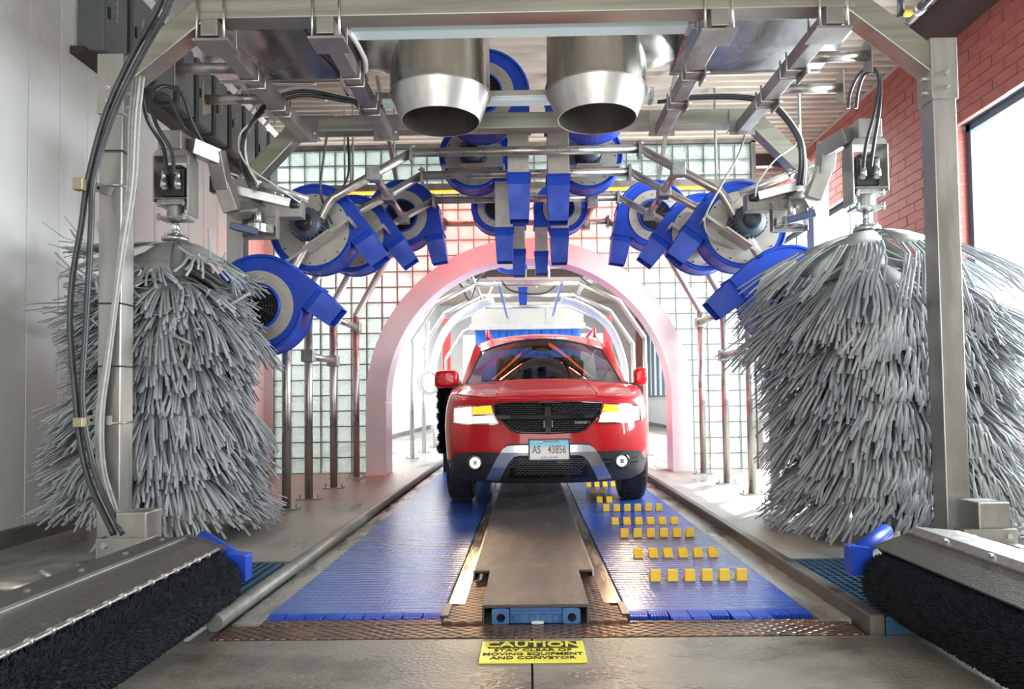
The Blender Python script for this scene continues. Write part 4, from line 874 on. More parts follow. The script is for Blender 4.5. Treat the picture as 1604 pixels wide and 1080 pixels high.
# hydraulic hose loops at the brush motors
hose(hp([(262, 275, 4.5), (255, 230, 4.5), (232, 190, 4.4), (222, 150, 4.3)]), .013, HOSE, 'black hydraulic hose from the left brush motor, nearest the post')
hose(hp([(273, 275, 4.5), (268, 235, 4.5), (245, 195, 4.45), (236, 155, 4.45), (255, 135, 4.5), (285, 148, 4.6), (300, 190, 4.7), (318, 225, 4.8)]), .013, HOSE, 'black hydraulic hose looping over the left brush motor')
hose(hp([(236, 145, 4.45), (262, 150, 4.5), (278, 180, 4.55), (292, 205, 4.6)]), .010, HOSE, 'short black hose crossing the left loop')
for i, (dx, dy, lab) in enumerate(((0, 0, 'left one of the black hoses looping up over the right brush motor'), (12, 7, 'right one of the black hoses looping up over the right brush motor'))):
    hose(hp([(1329+dx, 170, 4.72), (1332+dx, 145, 4.7), (1347+dx*.6, 115+dy*.3, 4.65), (1368+dx*.5, 107+dy, 4.6), (1377+dx*.2, 130, 4.55), (1370+dx*.6, 175, 4.5), (1357+dx, 225, 4.5), (1352+dx, 262, 4.5)]), .011, HOSE, lab)
for s, X0, lab in ((0, 0, 'left'), (1, 0, 'right')):
    for i, d in enumerate((0, 7, 13)):
        if s == 0: pts = [(600, 168, 5.2), (540, 158-d*.6, 5.2), (470, 150-d, 5.15), (415, 172-d, 5.1), (384+d*.2, 215-d*.4, 5.05), (378+d*.7, 255, 5.05), (392+d, 293-d*.3, 5.05)]
        else: pts = [(1030, 160, 5.2), (1090, 154-d*.4, 5.2), (1170, 155-d*.5, 5.15), (1215, 172-d*.7, 5.1), (1248+d*.3, 215-d*.5, 5.05), (1254+d*.6, 250, 5.05), (1250+d*.8, 290, 5.05)]
        hose(hp(pts), .0135 if i < 2 else .008, HOSE if i < 2 else WHITEC, ['outer black', 'inner black', 'thin white'][i]+' hose sweeping in an arc above the %s arm pivot' % lab)
hose(hp([(470, 318, 5.1), (430, 290, 5.0), (390, 262, 5.0), (374, 230, 5.05), (384, 200, 5.1), (440, 165, 5.1)]), .006, WHITEC, 'white air line drooping to the left air cylinder', k=10)
hose(hp([(1183, 308, 5.1), (1188, 285, 5.1), (1215, 250, 5.05), (1248, 225, 5.05), (1252, 195, 5.05)]), .006, WHITEC, 'white air line drooping to the right air cylinder', k=10)
for i, px in enumerate(((1172, 185), )):
    hose(hp([(1172, 188, 5.6), (1158, 240, 5.62), (1130, 290, 5.65), (1105, 340, 5.7), (1112, 370, 5.75), (1150, 388, 5.8)]), .009, CABLE, 'grey conduit cable dropping to the right motor blower', 'cable', 'cable')
hose(hp([(516, 190, 5.62), (508, 240, 5.65), (502, 300, 5.7), (512, 330, 5.8), (520, 350, 5.82)]), .010, MOTOR, 'dark conduit cable dropping to the left motor blower', 'cable', 'cable')
hose(hp([(545, 215, 6.5), (546, 270, 6.5), (535, 300, 6.5), (536, 320, 6.5)]), .010, BLACK, 'black cable hanging before the left glass blocks', 'cable', 'cable')
for i, (a, b) in enumerate((((475, 40), (525, 110)), ((482, 40), (534, 112)))):
    hose(hp([(*a, 4.1), ((a[0]+b[0])/2-4, 78, 4.4), (*b, 4.8), (545, 150, 5.2), (566, 172, 5.4)]), .008, BLACK, ['outer', 'inner'][i]+' black cable slung beside the inner left roof rail', 'cable', 'cable')
hose(hp([(547, 50, 4.0), (560, 70, 4.2), (572, 95, 4.4), (573, 112, 4.5)]), .016, WHITEC, 'white cable bundle tied to the inner left roof rail', 'cable', 'cable')
for px, Y, y0, y1, lab in ((553, 8.0, 200, 290, 'thin hanger rod left of the light bar'), (618, 8.2, 200, 290, 'thin hanger rod near the left end of the dryer flange'), (1122, 8.0, 190, 265, 'grey conduit drop on the right before the ceiling'), (1254, 5.3, 95, 250, 'grey conduit behind the right arm'), (745, 8.1, 200, 300, 'rod behind the central blowers')):
    a = P(px, y1, Y); obj('hanger_rod', MB().cyl(a, (a.x, a.y, ZC), .012, n=8), CABLE, label=lab, cat='rod')
# control boxes along the left wall
for i, Yb in enumerate([4.98, 5.33, 5.68]+[6.05+.36*k for k in range(7)]):
    lab = '%s grey electrical box from the near end of the row high on the left wall' % ['first', 'second', 'third', 'fourth', 'fifth', 'sixth', 'seventh', 'eighth', 'ninth', 'last'][i]
    z0 = 3.52 if i == 0 else 3.56; t = thing('electrical_box', lab, 'box', (XL+.1, Yb, z0), group='electrical boxes along the top of the left wall')
    obj('box_body', MB().bb((XL, Yb, z0), (XL+.20, Yb+.28, z0+.62)), GREYB, t, bev=.006); obj('box_door', MB().bb((XL+.20, Yb+.01, z0+.01), (XL+.212, Yb+.27, z0+.61)), GREYB, t, bev=.003)
    obj('door_latch', MB().bb((XL+.212, Yb+.02, z0+.25), (XL+.225, Yb+.04, z0+.33)), BLACK, t)
    lb = MB(); [lb.bb((XL+.2125, Yb+.12+(k % 3)*.006, z0+.28+k*.02), (XL+.2135, Yb+.15, z0+.29+k*.02)) for k in range(9)]; obj('marking', lb, CABLE, t, kind='stuff')
for i in range(9):
    y = 5.0+i*.42; hose([(XL+.1, y, 4.15), (XL+.1, y, 4.3), (XL+.25, y, 4.42), (XL+.6, y+.05, 4.45), (XL+.95, y+.1, 4.46)], .018, PIPE, '%s bent conduit from the near end above the electrical boxes' % ['first', 'second', 'third', 'fourth', 'fifth', 'sixth', 'seventh', 'eighth', 'last'][i], 'conduit', 'conduit', 'conduits above the left wall boxes')
setp(obj('trim_3', MB().bb((XL, 4.9, 3.46), (XL+.10, 8.5, 3.515)), BROWN), kind='structure')
# pipes and valve at the top right ceiling
t = thing('water_pipe', 'dark overhead pipe with yellow valve handle at the top right', 'pipe', P(1440, 10, 4.6))
a = P(1425, 32, 4.7); b = P(1470, -20, 4.3); obj('pipe_run', MB().cyl(a, b, .028, n=14), BLACK, t); obj('pipe_union', MB().cyl(a.lerp(b, .3), a.lerp(b, .45), .036, n=8), CAST, t); obj('valve_handle', MB().box(P(1423, 21, 4.6), (.05, .05, .03)), YEL, t, bev=.01); obj('vertical_pipe', MB().cyl(P(1411, 28, 4.65), P(1411, -40, 4.65), .022, n=12), BLACK, t); obj('copper_end', MB().cyl(b, b+(b-a)*.4, .026, n=12), mat('copper', (.45, .18, .08), .4, .6), t)
# ------------------------------------------------------------------ the car
CX, CY, CZ0 = .155, 5.66, .012
car = thing('suv_car', 'red SUV with lit headlights driving out through the tunnel arch', 'car', (CX, CY, CZ0))
DN, PW = .78, 2.5
def yn(z): return float(np.interp(z, [.22, .30, .38, .5, .6, .68, .75, .82, .88, .93, 1.0], [.14, .05, .015, 0, .005, .02, .035, .05, .075, .12, .20]))
def Wz(z): return float(np.interp(z, [.22, .4, .7, .85, .95, 1.05, 1.14], [.86, .895, .915, .908, .895, .865, .82]))
def FY(x, z):
    u = min(.9995, abs(x)/Wz(z)); return yn(z)+DN*(1-(1-u**PW)**(1/PW))
def HB(y): return float(np.interp(y, [0, .1, .3, .7, 1.1, 1.35, 1.5, 4.9], [.845, .865, .925, .995, 1.045, 1.07, 1.075, 1.10]))
def H(x, y):
    k = max(0, 1-(x/.9)**2); f = np.clip((1.5-y)/.3, 0, 1); b = 1-np.clip((abs(x)-.36)/.14, 0, 1); b = b*b*(3-2*b)
    return HB(y)+(.055*k+.016*b*np.clip(y/.3, 0, 1))*f
cols = [('n', a) for a in np.linspace(0, 86, 26)]+[('s', y) for y in (.80, .87, .94, 1.0, 1.06, 1.12, 1.18, 1.24, 1.30, 1.36, 1.6, 2.2, 2.8, 3.1, 3.3, 3.4, 3.5, 3.6, 3.7, 3.8, 3.9, 4.0, 4.1, 4.3, 4.6, 4.75)]
NV = 14
def colpt(c, v):
    if c[0] == 'n':
        sx = math.sin(math.radians(c[1])); zb = .255+.075*max(0, (c[1]-50)/36)**1.3; zt = .88
        for _ in range(6): x = Wz(zt)*sx; y = FY(x, zt); zt = H(x, y)
        z = zb+(zt-zb)*v; x = Wz(z)*sx; return (x, FY(x, z), z)
    y = c[1]; zb = .30
    for wy in (.95, 3.82):
        if abs(y-wy) < .39: zb = max(zb, .34+math.sqrt(.39**2-(y-wy)**2))
    zt = 1.07
    for _ in range(6): zt = H(Wz(zt), y)
    z = zb+(zt-zb)*v; x = Wz(z)*(1-max(0, (y-4.2))*.12); return (x, y, z)
body = MB(); G = [[colpt(c, v) for v in np.linspace(0, 1, NV)] for c in cols]
loc = Vector(car.location)
def L(p): return (p[0]+loc.x, p[1]+loc.y, p[2]+loc.z)
for s in (1, -1): body.grid([[L((s*p[0], p[1], p[2])) for p in col] for col in G])
# rear closure
body.grid([[L((f*G[-1][j][0], G[-1][j][1]+.05*(1-f*f), G[-1][j][2])) for j in range(NV)] for f in np.linspace(-1, 1, 7)])
# shoulder deck: from top edge inwards (fender tops + cowl)
body.grid([[L((f*G[i][-1][0], G[i][-1][1]-0*(1-f*f), H(f*G[i][-1][0], G[i][-1][1]))) for f in np.linspace(-1, 1, 25)] for i in range(len(cols))])
bo = obj('body_shell', body, RED, car)
def wedge(m):
    bm = bmesh.new(); bm.from_mesh(m); bmesh.ops.remove_doubles(bm, verts=bm.verts, dist=.0008); bmesh.ops.recalc_face_normals(bm, faces=bm.faces); bm.to_mesh(m); bm.free()
wedge(bo.data)
# hood panel, a little proud, with a shut line
hd = []
for y in np.linspace(.145, 1.34, 22):
    xe = None
    for x in np.linspace(.02, .86, 120):
        if FY(x, H(x, max(y, .0))) > y-.012: break
        xe = x
    xe = min(xe or .02, .80-.05*np.clip((y-.8)/.5, 0, 1)); hd.append([(f*xe, y, H(f*xe, y)+.006) for f in np.linspace(-1, 1, 31)])
hm = MB().grid([[L(p) for p in r] for r in hd]); ho = obj('hood_panel', hm, RED, car); so = ho.modifiers.new('s', 'SOLIDIFY'); so.thickness = .012; so.offset = -1
for s in (1, -1):
    cr = MB().tube([L((s*(.42-.06*f), .25+1.05*f, H(.42-.06*f, .25+1.05*f)+.006)) for f in np.linspace(0, 1, 12)], .006, 8); obj('hood_crease', cr, RED, car)
def patch(poly, off, thick, m, name, parent=None, fy=None, step=.04, label=None, smooth=True):
    """a thin shaped piece laid on the car front: poly is its outline in (x,z)"""
    fy = fy or FY; bm = bmesh.new(); vs = [bm.verts.new((x, 0, z)) for x, z in poly]; bm.faces.new(vs)
    xs = [p[0] for p in poly]; zs = [p[1] for p in poly]
    for ax, lo, hi in ((0, min(xs), max(xs)), (2, min(zs), max(zs))):
        k = lo+step
        while k < hi-.002:
            n = (1, 0, 0) if ax == 0 else (0, 0, 1); c = (k, 0, 0) if ax == 0 else (0, 0, k)
            bmesh.ops.bisect_plane(bm, geom=bm.verts[:]+bm.edges[:]+bm.faces[:], plane_co=c, plane_no=n); k += step
    bmesh.ops.triangulate(bm, faces=[f for f in bm.faces if len(f.verts) > 4])
    for v in bm.verts: v.co.y = fy(v.co.x, v.co.z)-off
    r = bmesh.ops.extrude_face_region(bm, geom=bm.faces[:]); 
    for v in [g for g in r['geom'] if isinstance(g, bmesh.types.BMVert)]: v.co.y += thick
    bmesh.ops.recalc_face_normals(bm, faces=bm.faces)
    me = bpy.data.meshes.new(name); bm.to_mesh(me); bm.free(); me.materials.append(m)
    par = parent or car; o = bpy.data.objects.new(name, me); COL.objects.link(o); o.parent = par; setp(o, label); return o
def mir(poly): return [(-x, z) for x, z in reversed(poly)]
half = [(0, .505), (.50, .50), (.58, .505), (.78, .485), (.83, .42), (.885, .40)]
low = half+[(.87, .30), (.70, .25), (.45, .243), (0, .243)]
patch(low[:-1]+[(-.45, .243), (-.70, .25), (-.87, .30), (-.885, .40), (-.83, .42), (-.78, .485), (-.58, .505), (-.50, .50)], .010, .03, BLKM, 'lower_bumper')
0 and patch([(-.60, .235), (.60, .235), (.62, .285), (-.62, .285)], .02, .05, BLKM, 'chin_spoiler', fy=lambda x, z: FY(x, .30))
# grille
gp = [(-.445, .895), (0, .905), (.445, .895), (.425, .80), (.30, .685), (.24, .665), (0, .658), (-.24, .665), (-.30, .685), (-.425, .80)]
gr = patch(gp, .012, .03, mat('grille_black', (.004, .004, .005), .6, spec=.15), 'grille')
def tube_on(pts, r, off, m, name, par, flat=False, n=8, closed=False):
    q = [L((x, FY(x, z)-off, z)) for x, z in pts]; return obj(name, MB().tube(q, r, n, closed=closed), m, par)
tube_on([(x, z) for x, z in gp], .010, .016, BLKG, 'grille_rim', gr, closed=True)
gmsh = MB(); 
def inpoly(x, z, poly, shr=.02):
    c = False
    for (x1, z1), (x2, z2) in zip(poly, poly[1:]+poly[:1]):
        if (z1 > z) != (z2 > z) and x < (x2-x1)*(z-z1)/(z2-z1)+x1: c = not c
    return c
for zr, k in [(z, i) for i, z in enumerate(np.arange(.685, .89, .0165))]:
    if abs(zr-.785) < .02: continue
    for x in np.arange(-.43+(k % 2)*.02, .43, .04):
        if abs(x) < .035 or not (inpoly(x-.025, zr, gp) and inpoly(x+.025, zr, gp) and inpoly(x, zr-.018, gp)): continue
        gmsh.tube([L((x-.016, FY(x, zr)-.018, zr)), L((x-.009, FY(x, zr)-.022, zr-.005)), L((x+.009, FY(x, zr)-.022, zr-.005)), L((x+.016, FY(x, zr)-.018, zr))], .0022, 5)
obj('honeycomb_mesh', gmsh, GRIL, gr, kind='stuff')
patch([(-.022, .665), (.022, .665), (.026, .775), (.03, .785), (.026, .80), (.024, .90), (-.024, .90), (-.026, .80), (-.03, .785), (-.026, .775)], .030, .03, BLKG, 'grille_cross', gr)
patch([(-.415, .772), (0, .768), (.415, .772), (.425, .802), (0, .800), (-.425, .802)], .028, .028, BLKG, 'grille_crossbar', gr)
for s in (1, -1): patch([(s*.030, .70), (s*.036, .70), (s*.036, .755), (s*.030, .755)][::s], .034, .004, CHRM, 'chrome_edge', gr)
text('DODGE', .026, CHRM, car, 'badge_lettering', (.265, FY(.265, .735)-.026, .735), (PI/2, 0, .22), 1.1)
for dx in (0, .012): obj('badge_stripe', MB().xz([(q[0]+CX, q[1]+CZ0) for q in ((.318+dx, .728), (.324+dx, .728), (.330+dx, .742), (.324+dx, .742))], CY+FY(.33, .735)-.03, CY+FY(.33, .735)-.024), mat('badge_red', (.7, .03, .03), .4), car)
# headlights
for s in (-1, 1):
    q = lambda p: p if s < 0 else mir(p)
    hp_ = [(-.80, .865), (-.74, .878), (-.46, .888), (-.435, .80), (-.40, .735), (-.44, .722), (-.70, .725), (-.80, .74)]
    hl = patch(q(hp_), .006, .02, CHRM, 'headlight', label='lit headlight, '+('left' if s < 0 else 'right')+' in view')
    patch(q([(-.79, .855), (-.64, .87), (-.635, .735), (-.78, .745)]), .012, .005, LAMPW, 'main_bulb', hl)
    if s < 0: patch([(-.625, .872), (-.47, .88), (-.45, .82), (-.62, .81)], .012, .005, LAMPA, 'turn_signal', hl); patch([(-.62, .795), (-.45, .80), (-.42, .74), (-.62, .735)], .012, .005, LAMPC, 'inner_reflector', hl)
    else: patch([(.47, .88), (.58, .875), (.60, .82), (.45, .83)], .012, .005, LAMPA, 'turn_signal', hl); patch([(.63, .87), (.59, .87), (.61, .815), (.45, .815), (.42, .74), (.63, .735)], .012, .005, LAMPW, 'inner_reflector', hl)
    patch(q(hp_), .022, .004, LENS, 'headlight_lens', hl)
    # fog lamps
    fx, fz = s*.60, .415; fy_ = FY(fx, fz)
    fo = obj('fog_light', MB().lathe([(0, -.004), (.03, -.008), (.044, 0), (.046, .015)], L((fx, fy_-.035, fz)), 'Y', 28), FOGW, car)
    obj('fog_ring', MB().lathe([(.045, -.012), (.052, -.018), (.064, -.01), (.070, .02)], L((fx, fy_-.03, fz)), 'Y', 28), BLKG, fo)
    fb = MB(); [fb.beam(L((fx+s*a, FY(fx+s*a, fz)-.016, fz+dz)), L((fx+s*b, FY(fx+s*b, fz)-.014, fz+dz)), .012, .006) for a, b in ((-.16, -.075), (.075, .15)) for dz in (-.018, .018)]; obj('fog_surround_bars', fb, BLKG, fo)
    bl_ = MB().box(L((fx, fy_-.041, fz)), (.03, .004, .035)); obj('fog_reflector', bl_, GRIL, fo)
# lower grille and silver skid bar
lg = patch([(-.33, .29), (.33, .29), (.29, .465), (-.29, .465)], .013, .01, BLKG, 'lower_grille')
lm = MB()
for i, zr in enumerate(np.arange(.325, .46, .0155)):
    for x in np.arange(-.30+(i % 2)*.018, .30, .036):
        if zr < .375 and abs(x) > .27: continue
        lm.beam(L((x-.013, FY(x, zr)-.019, zr)), L((x+.013, FY(x, zr)-.019, zr)), .004, .004)
obj('lower_grille_mesh', lm, mat('lower_mesh', (.05, .05, .055), .3, .6), lg, kind='stuff')
sb_o = [(-.52, .268), (-.47, .36), (-.41, .47), (-.37, .528), (-.33, .555), (-.27, .56), (0, .562)]; sb_i = [(0, .478), (-.24, .478), (-.28, .465), (-.315, .43), (-.36, .35), (-.405, .262)]
bar = sb_o+[(-x, z) for x, z in reversed(sb_o[:-1])]+[(-x, z) for x, z in reversed(sb_i[1:])]+sb_i
bar = sb_o+[(-x, z) for x, z in reversed(sb_o[:-1])]+[(-x, z) for x, z in sb_i[::-1][:-1]]+sb_i
patch(bar, .034, .04, SILV, 'skid_bar', step=.03)
patch([(-.36, .556), (.36, .556), (.30, .572), (-.30, .572)], .024, .03, BLKM, 'bumper_slot')
# licence plate
yp = -.052; pt = obj('licence_plate', MB().bb(L((-.152, yp, .447)), L((.160, yp+.006, .603))), LPLATE, car, bev=.004)
pf = MB(); 
for a in ((-.164, .437, -.152, .613), (.160, .437, .172, .613), (-.164, .437, .172, .449), (-.164, .601, .172, .613)): pf.bb(L((a[0], yp-.006, a[1])), L((a[2], yp+.012, a[3])))
obj('plate_frame', pf, BLKG, pt, bev=.003)
obj('plate_bracket', MB().bb(L((-.12, yp+.006, .46)), L((.12, .04, .59))), BLKM, pt)
for s_, size, mm, x, z, sx, b in (('AS', .088, LTXT, -.098, .524, .72, .001), ('43856', .088, LTXT, .065, .524, .66, .001), ('OAK LAWN', .024, BTXT, .004, .463, 1.05, 0), ('MANCARI.COM', .017, RTXT, .02, .590, 1., .0003)):
    text(s_, size, mm, pt, 'plate_lettering', (x, yp-.001, z), (PI/2, 0, 0), sx, bold=b)
obj('plate_logo_box', MB().bb(L((-.075, yp-.002, .578)), L((-.050, yp, .602))), RTXT, pt); text('m', .024, FOGW, pt, 'plate_logo_letter', (-.0625, yp-.0035, .591), (PI/2, 0, 0), .9)
# cowl, windshield, pillars, roof
def WS(u, v):   # u -1..1, v 0..1
    hw = .785-.115*v; y = 1.36+.66*v; z = 1.105+.485*v-.02*(1-v)*v*4*0; return (u*hw, y+.13*u*u, z-.12*u*u*v)
cw = MB().grid([[L((u*.86, 1.30+.04*t_+.13*u*u, H(u*.8, 1.34)+.008+.014*t_-.01)) for u in np.linspace(-1, 1, 15)] for t_ in (0, 1, 2)]); obj('cowl_panel', cw, BLKM, car)
wsm = MB().grid([[L(WS(u, v)) for u in np.linspace(-1, 1, 21)] for v in np.linspace(0, 1, 12)]); ws = obj('windshield', wsm, WSG, car)
bd = MB(); 
rim = [WS(-1, v) for v in np.linspace(0, 1, 8)]+[WS(u, 1) for u in np.linspace(-1, 1, 14)][1:-1]+[WS(1, v) for v in np.linspace(1, 0, 8)]
bd.tube([L((x, y-.003, z)) for x, y, z in rim], .010, 6); obj('windshield_seal', bd, BLKM, ws)
for s, a0 in ((-1, -.28), (1, .25)):
    wp = MB().tube([L((a0-.30, 1.36, 1.125)), L((a0, 1.372, 1.122)), L((a0+.34, 1.40, 1.128))], .006, 6); obj('wiper', wp, BLKM, car)
rf = MB()
def roofpt(u, t_):   # t 0 at windshield top .. 1 rear
    y = 2.02+2.65*t_; hw = .675+.06*min(1, t_*3); z = 1.59+.17*math.sin(min(1, t_*1.8)*PI/2)-.10*max(0, t_-.6)**2*4; return (u*hw, y+.13*u*u*(1-t_), z-(.12-.05*min(1, t_*4))*u*u-.02*abs(u)**6)
rf.grid([[L(roofpt(u, t_)) for u in np.linspace(-1, 1, 21)] for t_ in np.linspace(0, 1, 14)]); ro = obj('roof', rf, RED, car)
for s in (-1, 1):
    # A pillar: strip from windshield edge to side glass
    pm_ = MB().grid([[L((WS(s, v)[0], WS(s, v)[1], WS(s, v)[2])), L((s*(.84-.105*v), 1.50+.68*v+.03, 1.09+.49*v)), L((s*(.868-.105*v), 1.60+.66*v+.03, 1.075+.48*v))] for v in np.linspace(0, 1, 8)]); pm2 = obj('windshield_pillar', pm_, RED, car)
    sg_ = MB().grid([[L((s*(.868-.105*v), 1.60+.66*v+.03+(4.6-1.6-.5*v-.66*v)*f, 1.075+.48*v+.06*v*math.sin(f*PI))) for v in np.linspace(0, 1, 5)] for f in np.linspace(0, 1, 10)]); sgl = obj('side_window', sg_, SIDEG, car)
    obj('roof_edge', MB().grid([[L(roofpt(s, t_)), L((s*(.763), 2.29+2.3*t_, 1.555+.06*math.sin(t_*PI)))] for t_ in np.linspace(0, 1, 10)]), RED, car)
    rr_ = MB().tube(spline([L((s*.63, 2.60, 1.66)), L((s*.635, 2.66, 1.73)), L((s*.64, 2.8, 1.765)), L((s*.64, 3.5, 1.765)), L((s*.62, 4.2, 1.72))]), .020, 10); obj('roof_rail_bar', rr_, RED, car); 
    # mirrors
    mx = s*1.0; mm = MB()
    prof = [(-.105, -.060), (-.09, -.075), (.07, -.075), (.10, -.05), (.105, .04), (.085, .075), (-.08, .07), (-.10, .05)]
    rows = []
    for d_, k in ((0, .72), (.03, .94), (.07, 1), (.13, 1), (.14, .93)): rows.append([L((mx+a*1.25*k*(1 if s < 0 else .55), 1.52+d_, 1.155+b*1.3*k)) for a, b in prof])
    n_ = len(prof)
    for r1, r2 in zip(rows, rows[1:]):
        for k in range(n_): mm.add([r1[k], r1[(k+1) % n_], r2[(k+1) % n_], r2[k]], [(0, 1, 2, 3)], True)
    mm.add(rows[0], [tuple(range(n_))]); mm.add(rows[-1], [tuple(range(n_))]); mo_ = obj('side_mirror', mm, RED, car); wedge(mo_.data); mo_.modifiers.new('s', 'SUBSURF').render_levels = 1
    obj('mirror_arm', MB().beam(L((s*.84, 1.60, 1.07)), L((s*.99, 1.60, 1.075)), .09, .035), BLKM, mo_, bev=.008)
    # wheels
    for wy in (.95, 3.82):
        wx = s*.785; wh = obj('wheel', MB().lathe([(.22, -.115), (.30, -.118), (.335, -.105), (.346, -.07), (.348, 0), (.346, .07), (.335, .105), (.30, .118), (.22, .115)], L((wx, wy, .348)), 'X', 40), TYRE, car)
        tr = MB()
        for dx in (-.075, -.045, -.015, .015, .045, .075):
            for k in range(40):
                a = 2*PI*(k+(.5 if dx > 0 else 0))/40; tr.box(L((wx+dx, wy+.349*math.cos(a), .348+.349*math.sin(a))), (.022, .035, .010), Matrix.Rotation(a-PI/2, 3, 'X'))
        obj('tyre_tread', tr, TYRE, wh, kind='stuff')
        rm = MB().lathe([(.22, s*.10), (.21, s*.06), (.05, s*.04), (0, s*.05)], L((wx, wy, .348)), 'X', 30)
        for k in range(5): a = 2*PI*k/5; rm.beam(L((wx+s*.085, wy+.04*math.cos(a), .348+.04*math.sin(a))), L((wx+s*.10, wy+.21*math.cos(a), .348+.21*math.sin(a))), .03, .06, (1, 0, 0))
        obj('wheel_rim', rm, SILV, wh)
    ar_ = 0 and MB().grid([[L((s*(.90+.018*k), .95+.40*math.cos(a), .34+.40*math.sin(a))) for k in (0, 1)] + [L((s*.918, .95+.445*math.cos(a), .34+.445*math.sin(a)))] for a in np.linspace(-.1, PI*.92, 20)])
obj('underbody', MB().bb(L((-.66, .35, .26)), L((.66, 4.5, .42))), BLKM, car); obj('firewall', MB().bb(L((-.78, 1.42, .42)), L((.78, 1.46, 1.06))), BLKM, car)
# interior
dsh = MB().grid([[L((u*.76, 1.42+.13*u*u+.45*t_, 1.09+.02*math.sin(t_*PI)-.10*max(0, t_-.8)*5)) for u in np.linspace(-1, 1, 13)] for t_ in np.linspace(0, 1, 8)]); obj('dashboard', dsh, BLKM, car)
for s in (-1, 1):
    st = obj('front_seat', MB().bb(L((s*.37-.24, 2.55, .45)), L((s*.37+.24, 2.72, 1.16))), SEATM, car, bev=.05); obj('headrest', MB().bb(L((s*.37-.13, 2.60, 1.20)), L((s*.37+.13, 2.70, 1.40))), SEATM, st, bev=.04); obj('seat_cushion', MB().bb(L((s*.37-.24, 2.05, .45)), L((s*.37+.24, 2.6, .58))), SEATM, st, bev=.05)
obj('rear_seat', MB().bb(L((-.6, 3.3, .5)), L((.6, 3.45, 1.2))), SEATM, car, bev=.05); obj('steering_wheel', MB().tube([L((.37+.18*math.cos(a), 1.96+.05*math.sin(a), 1.02+.17*math.sin(a))) for a in np.linspace(0, 2*PI, 28, endpoint=False)], .015, 8, closed=True), BLKM, car)
obj('rear_view_mirror', MB().bb(L((-.11, 2.0, 1.46)), L((.11, 2.03, 1.52))), BLKM, car, bev=.01); obj('rear_window', MB().bb(L((-.62, 4.66, 1.10)), L((.62, 4.68, 1.55))), SIDEG, car); obj('cabin_floor', MB().bb(L((-.8, 1.45, .40)), L((.8, 4.6, .44))), BLKM, car)
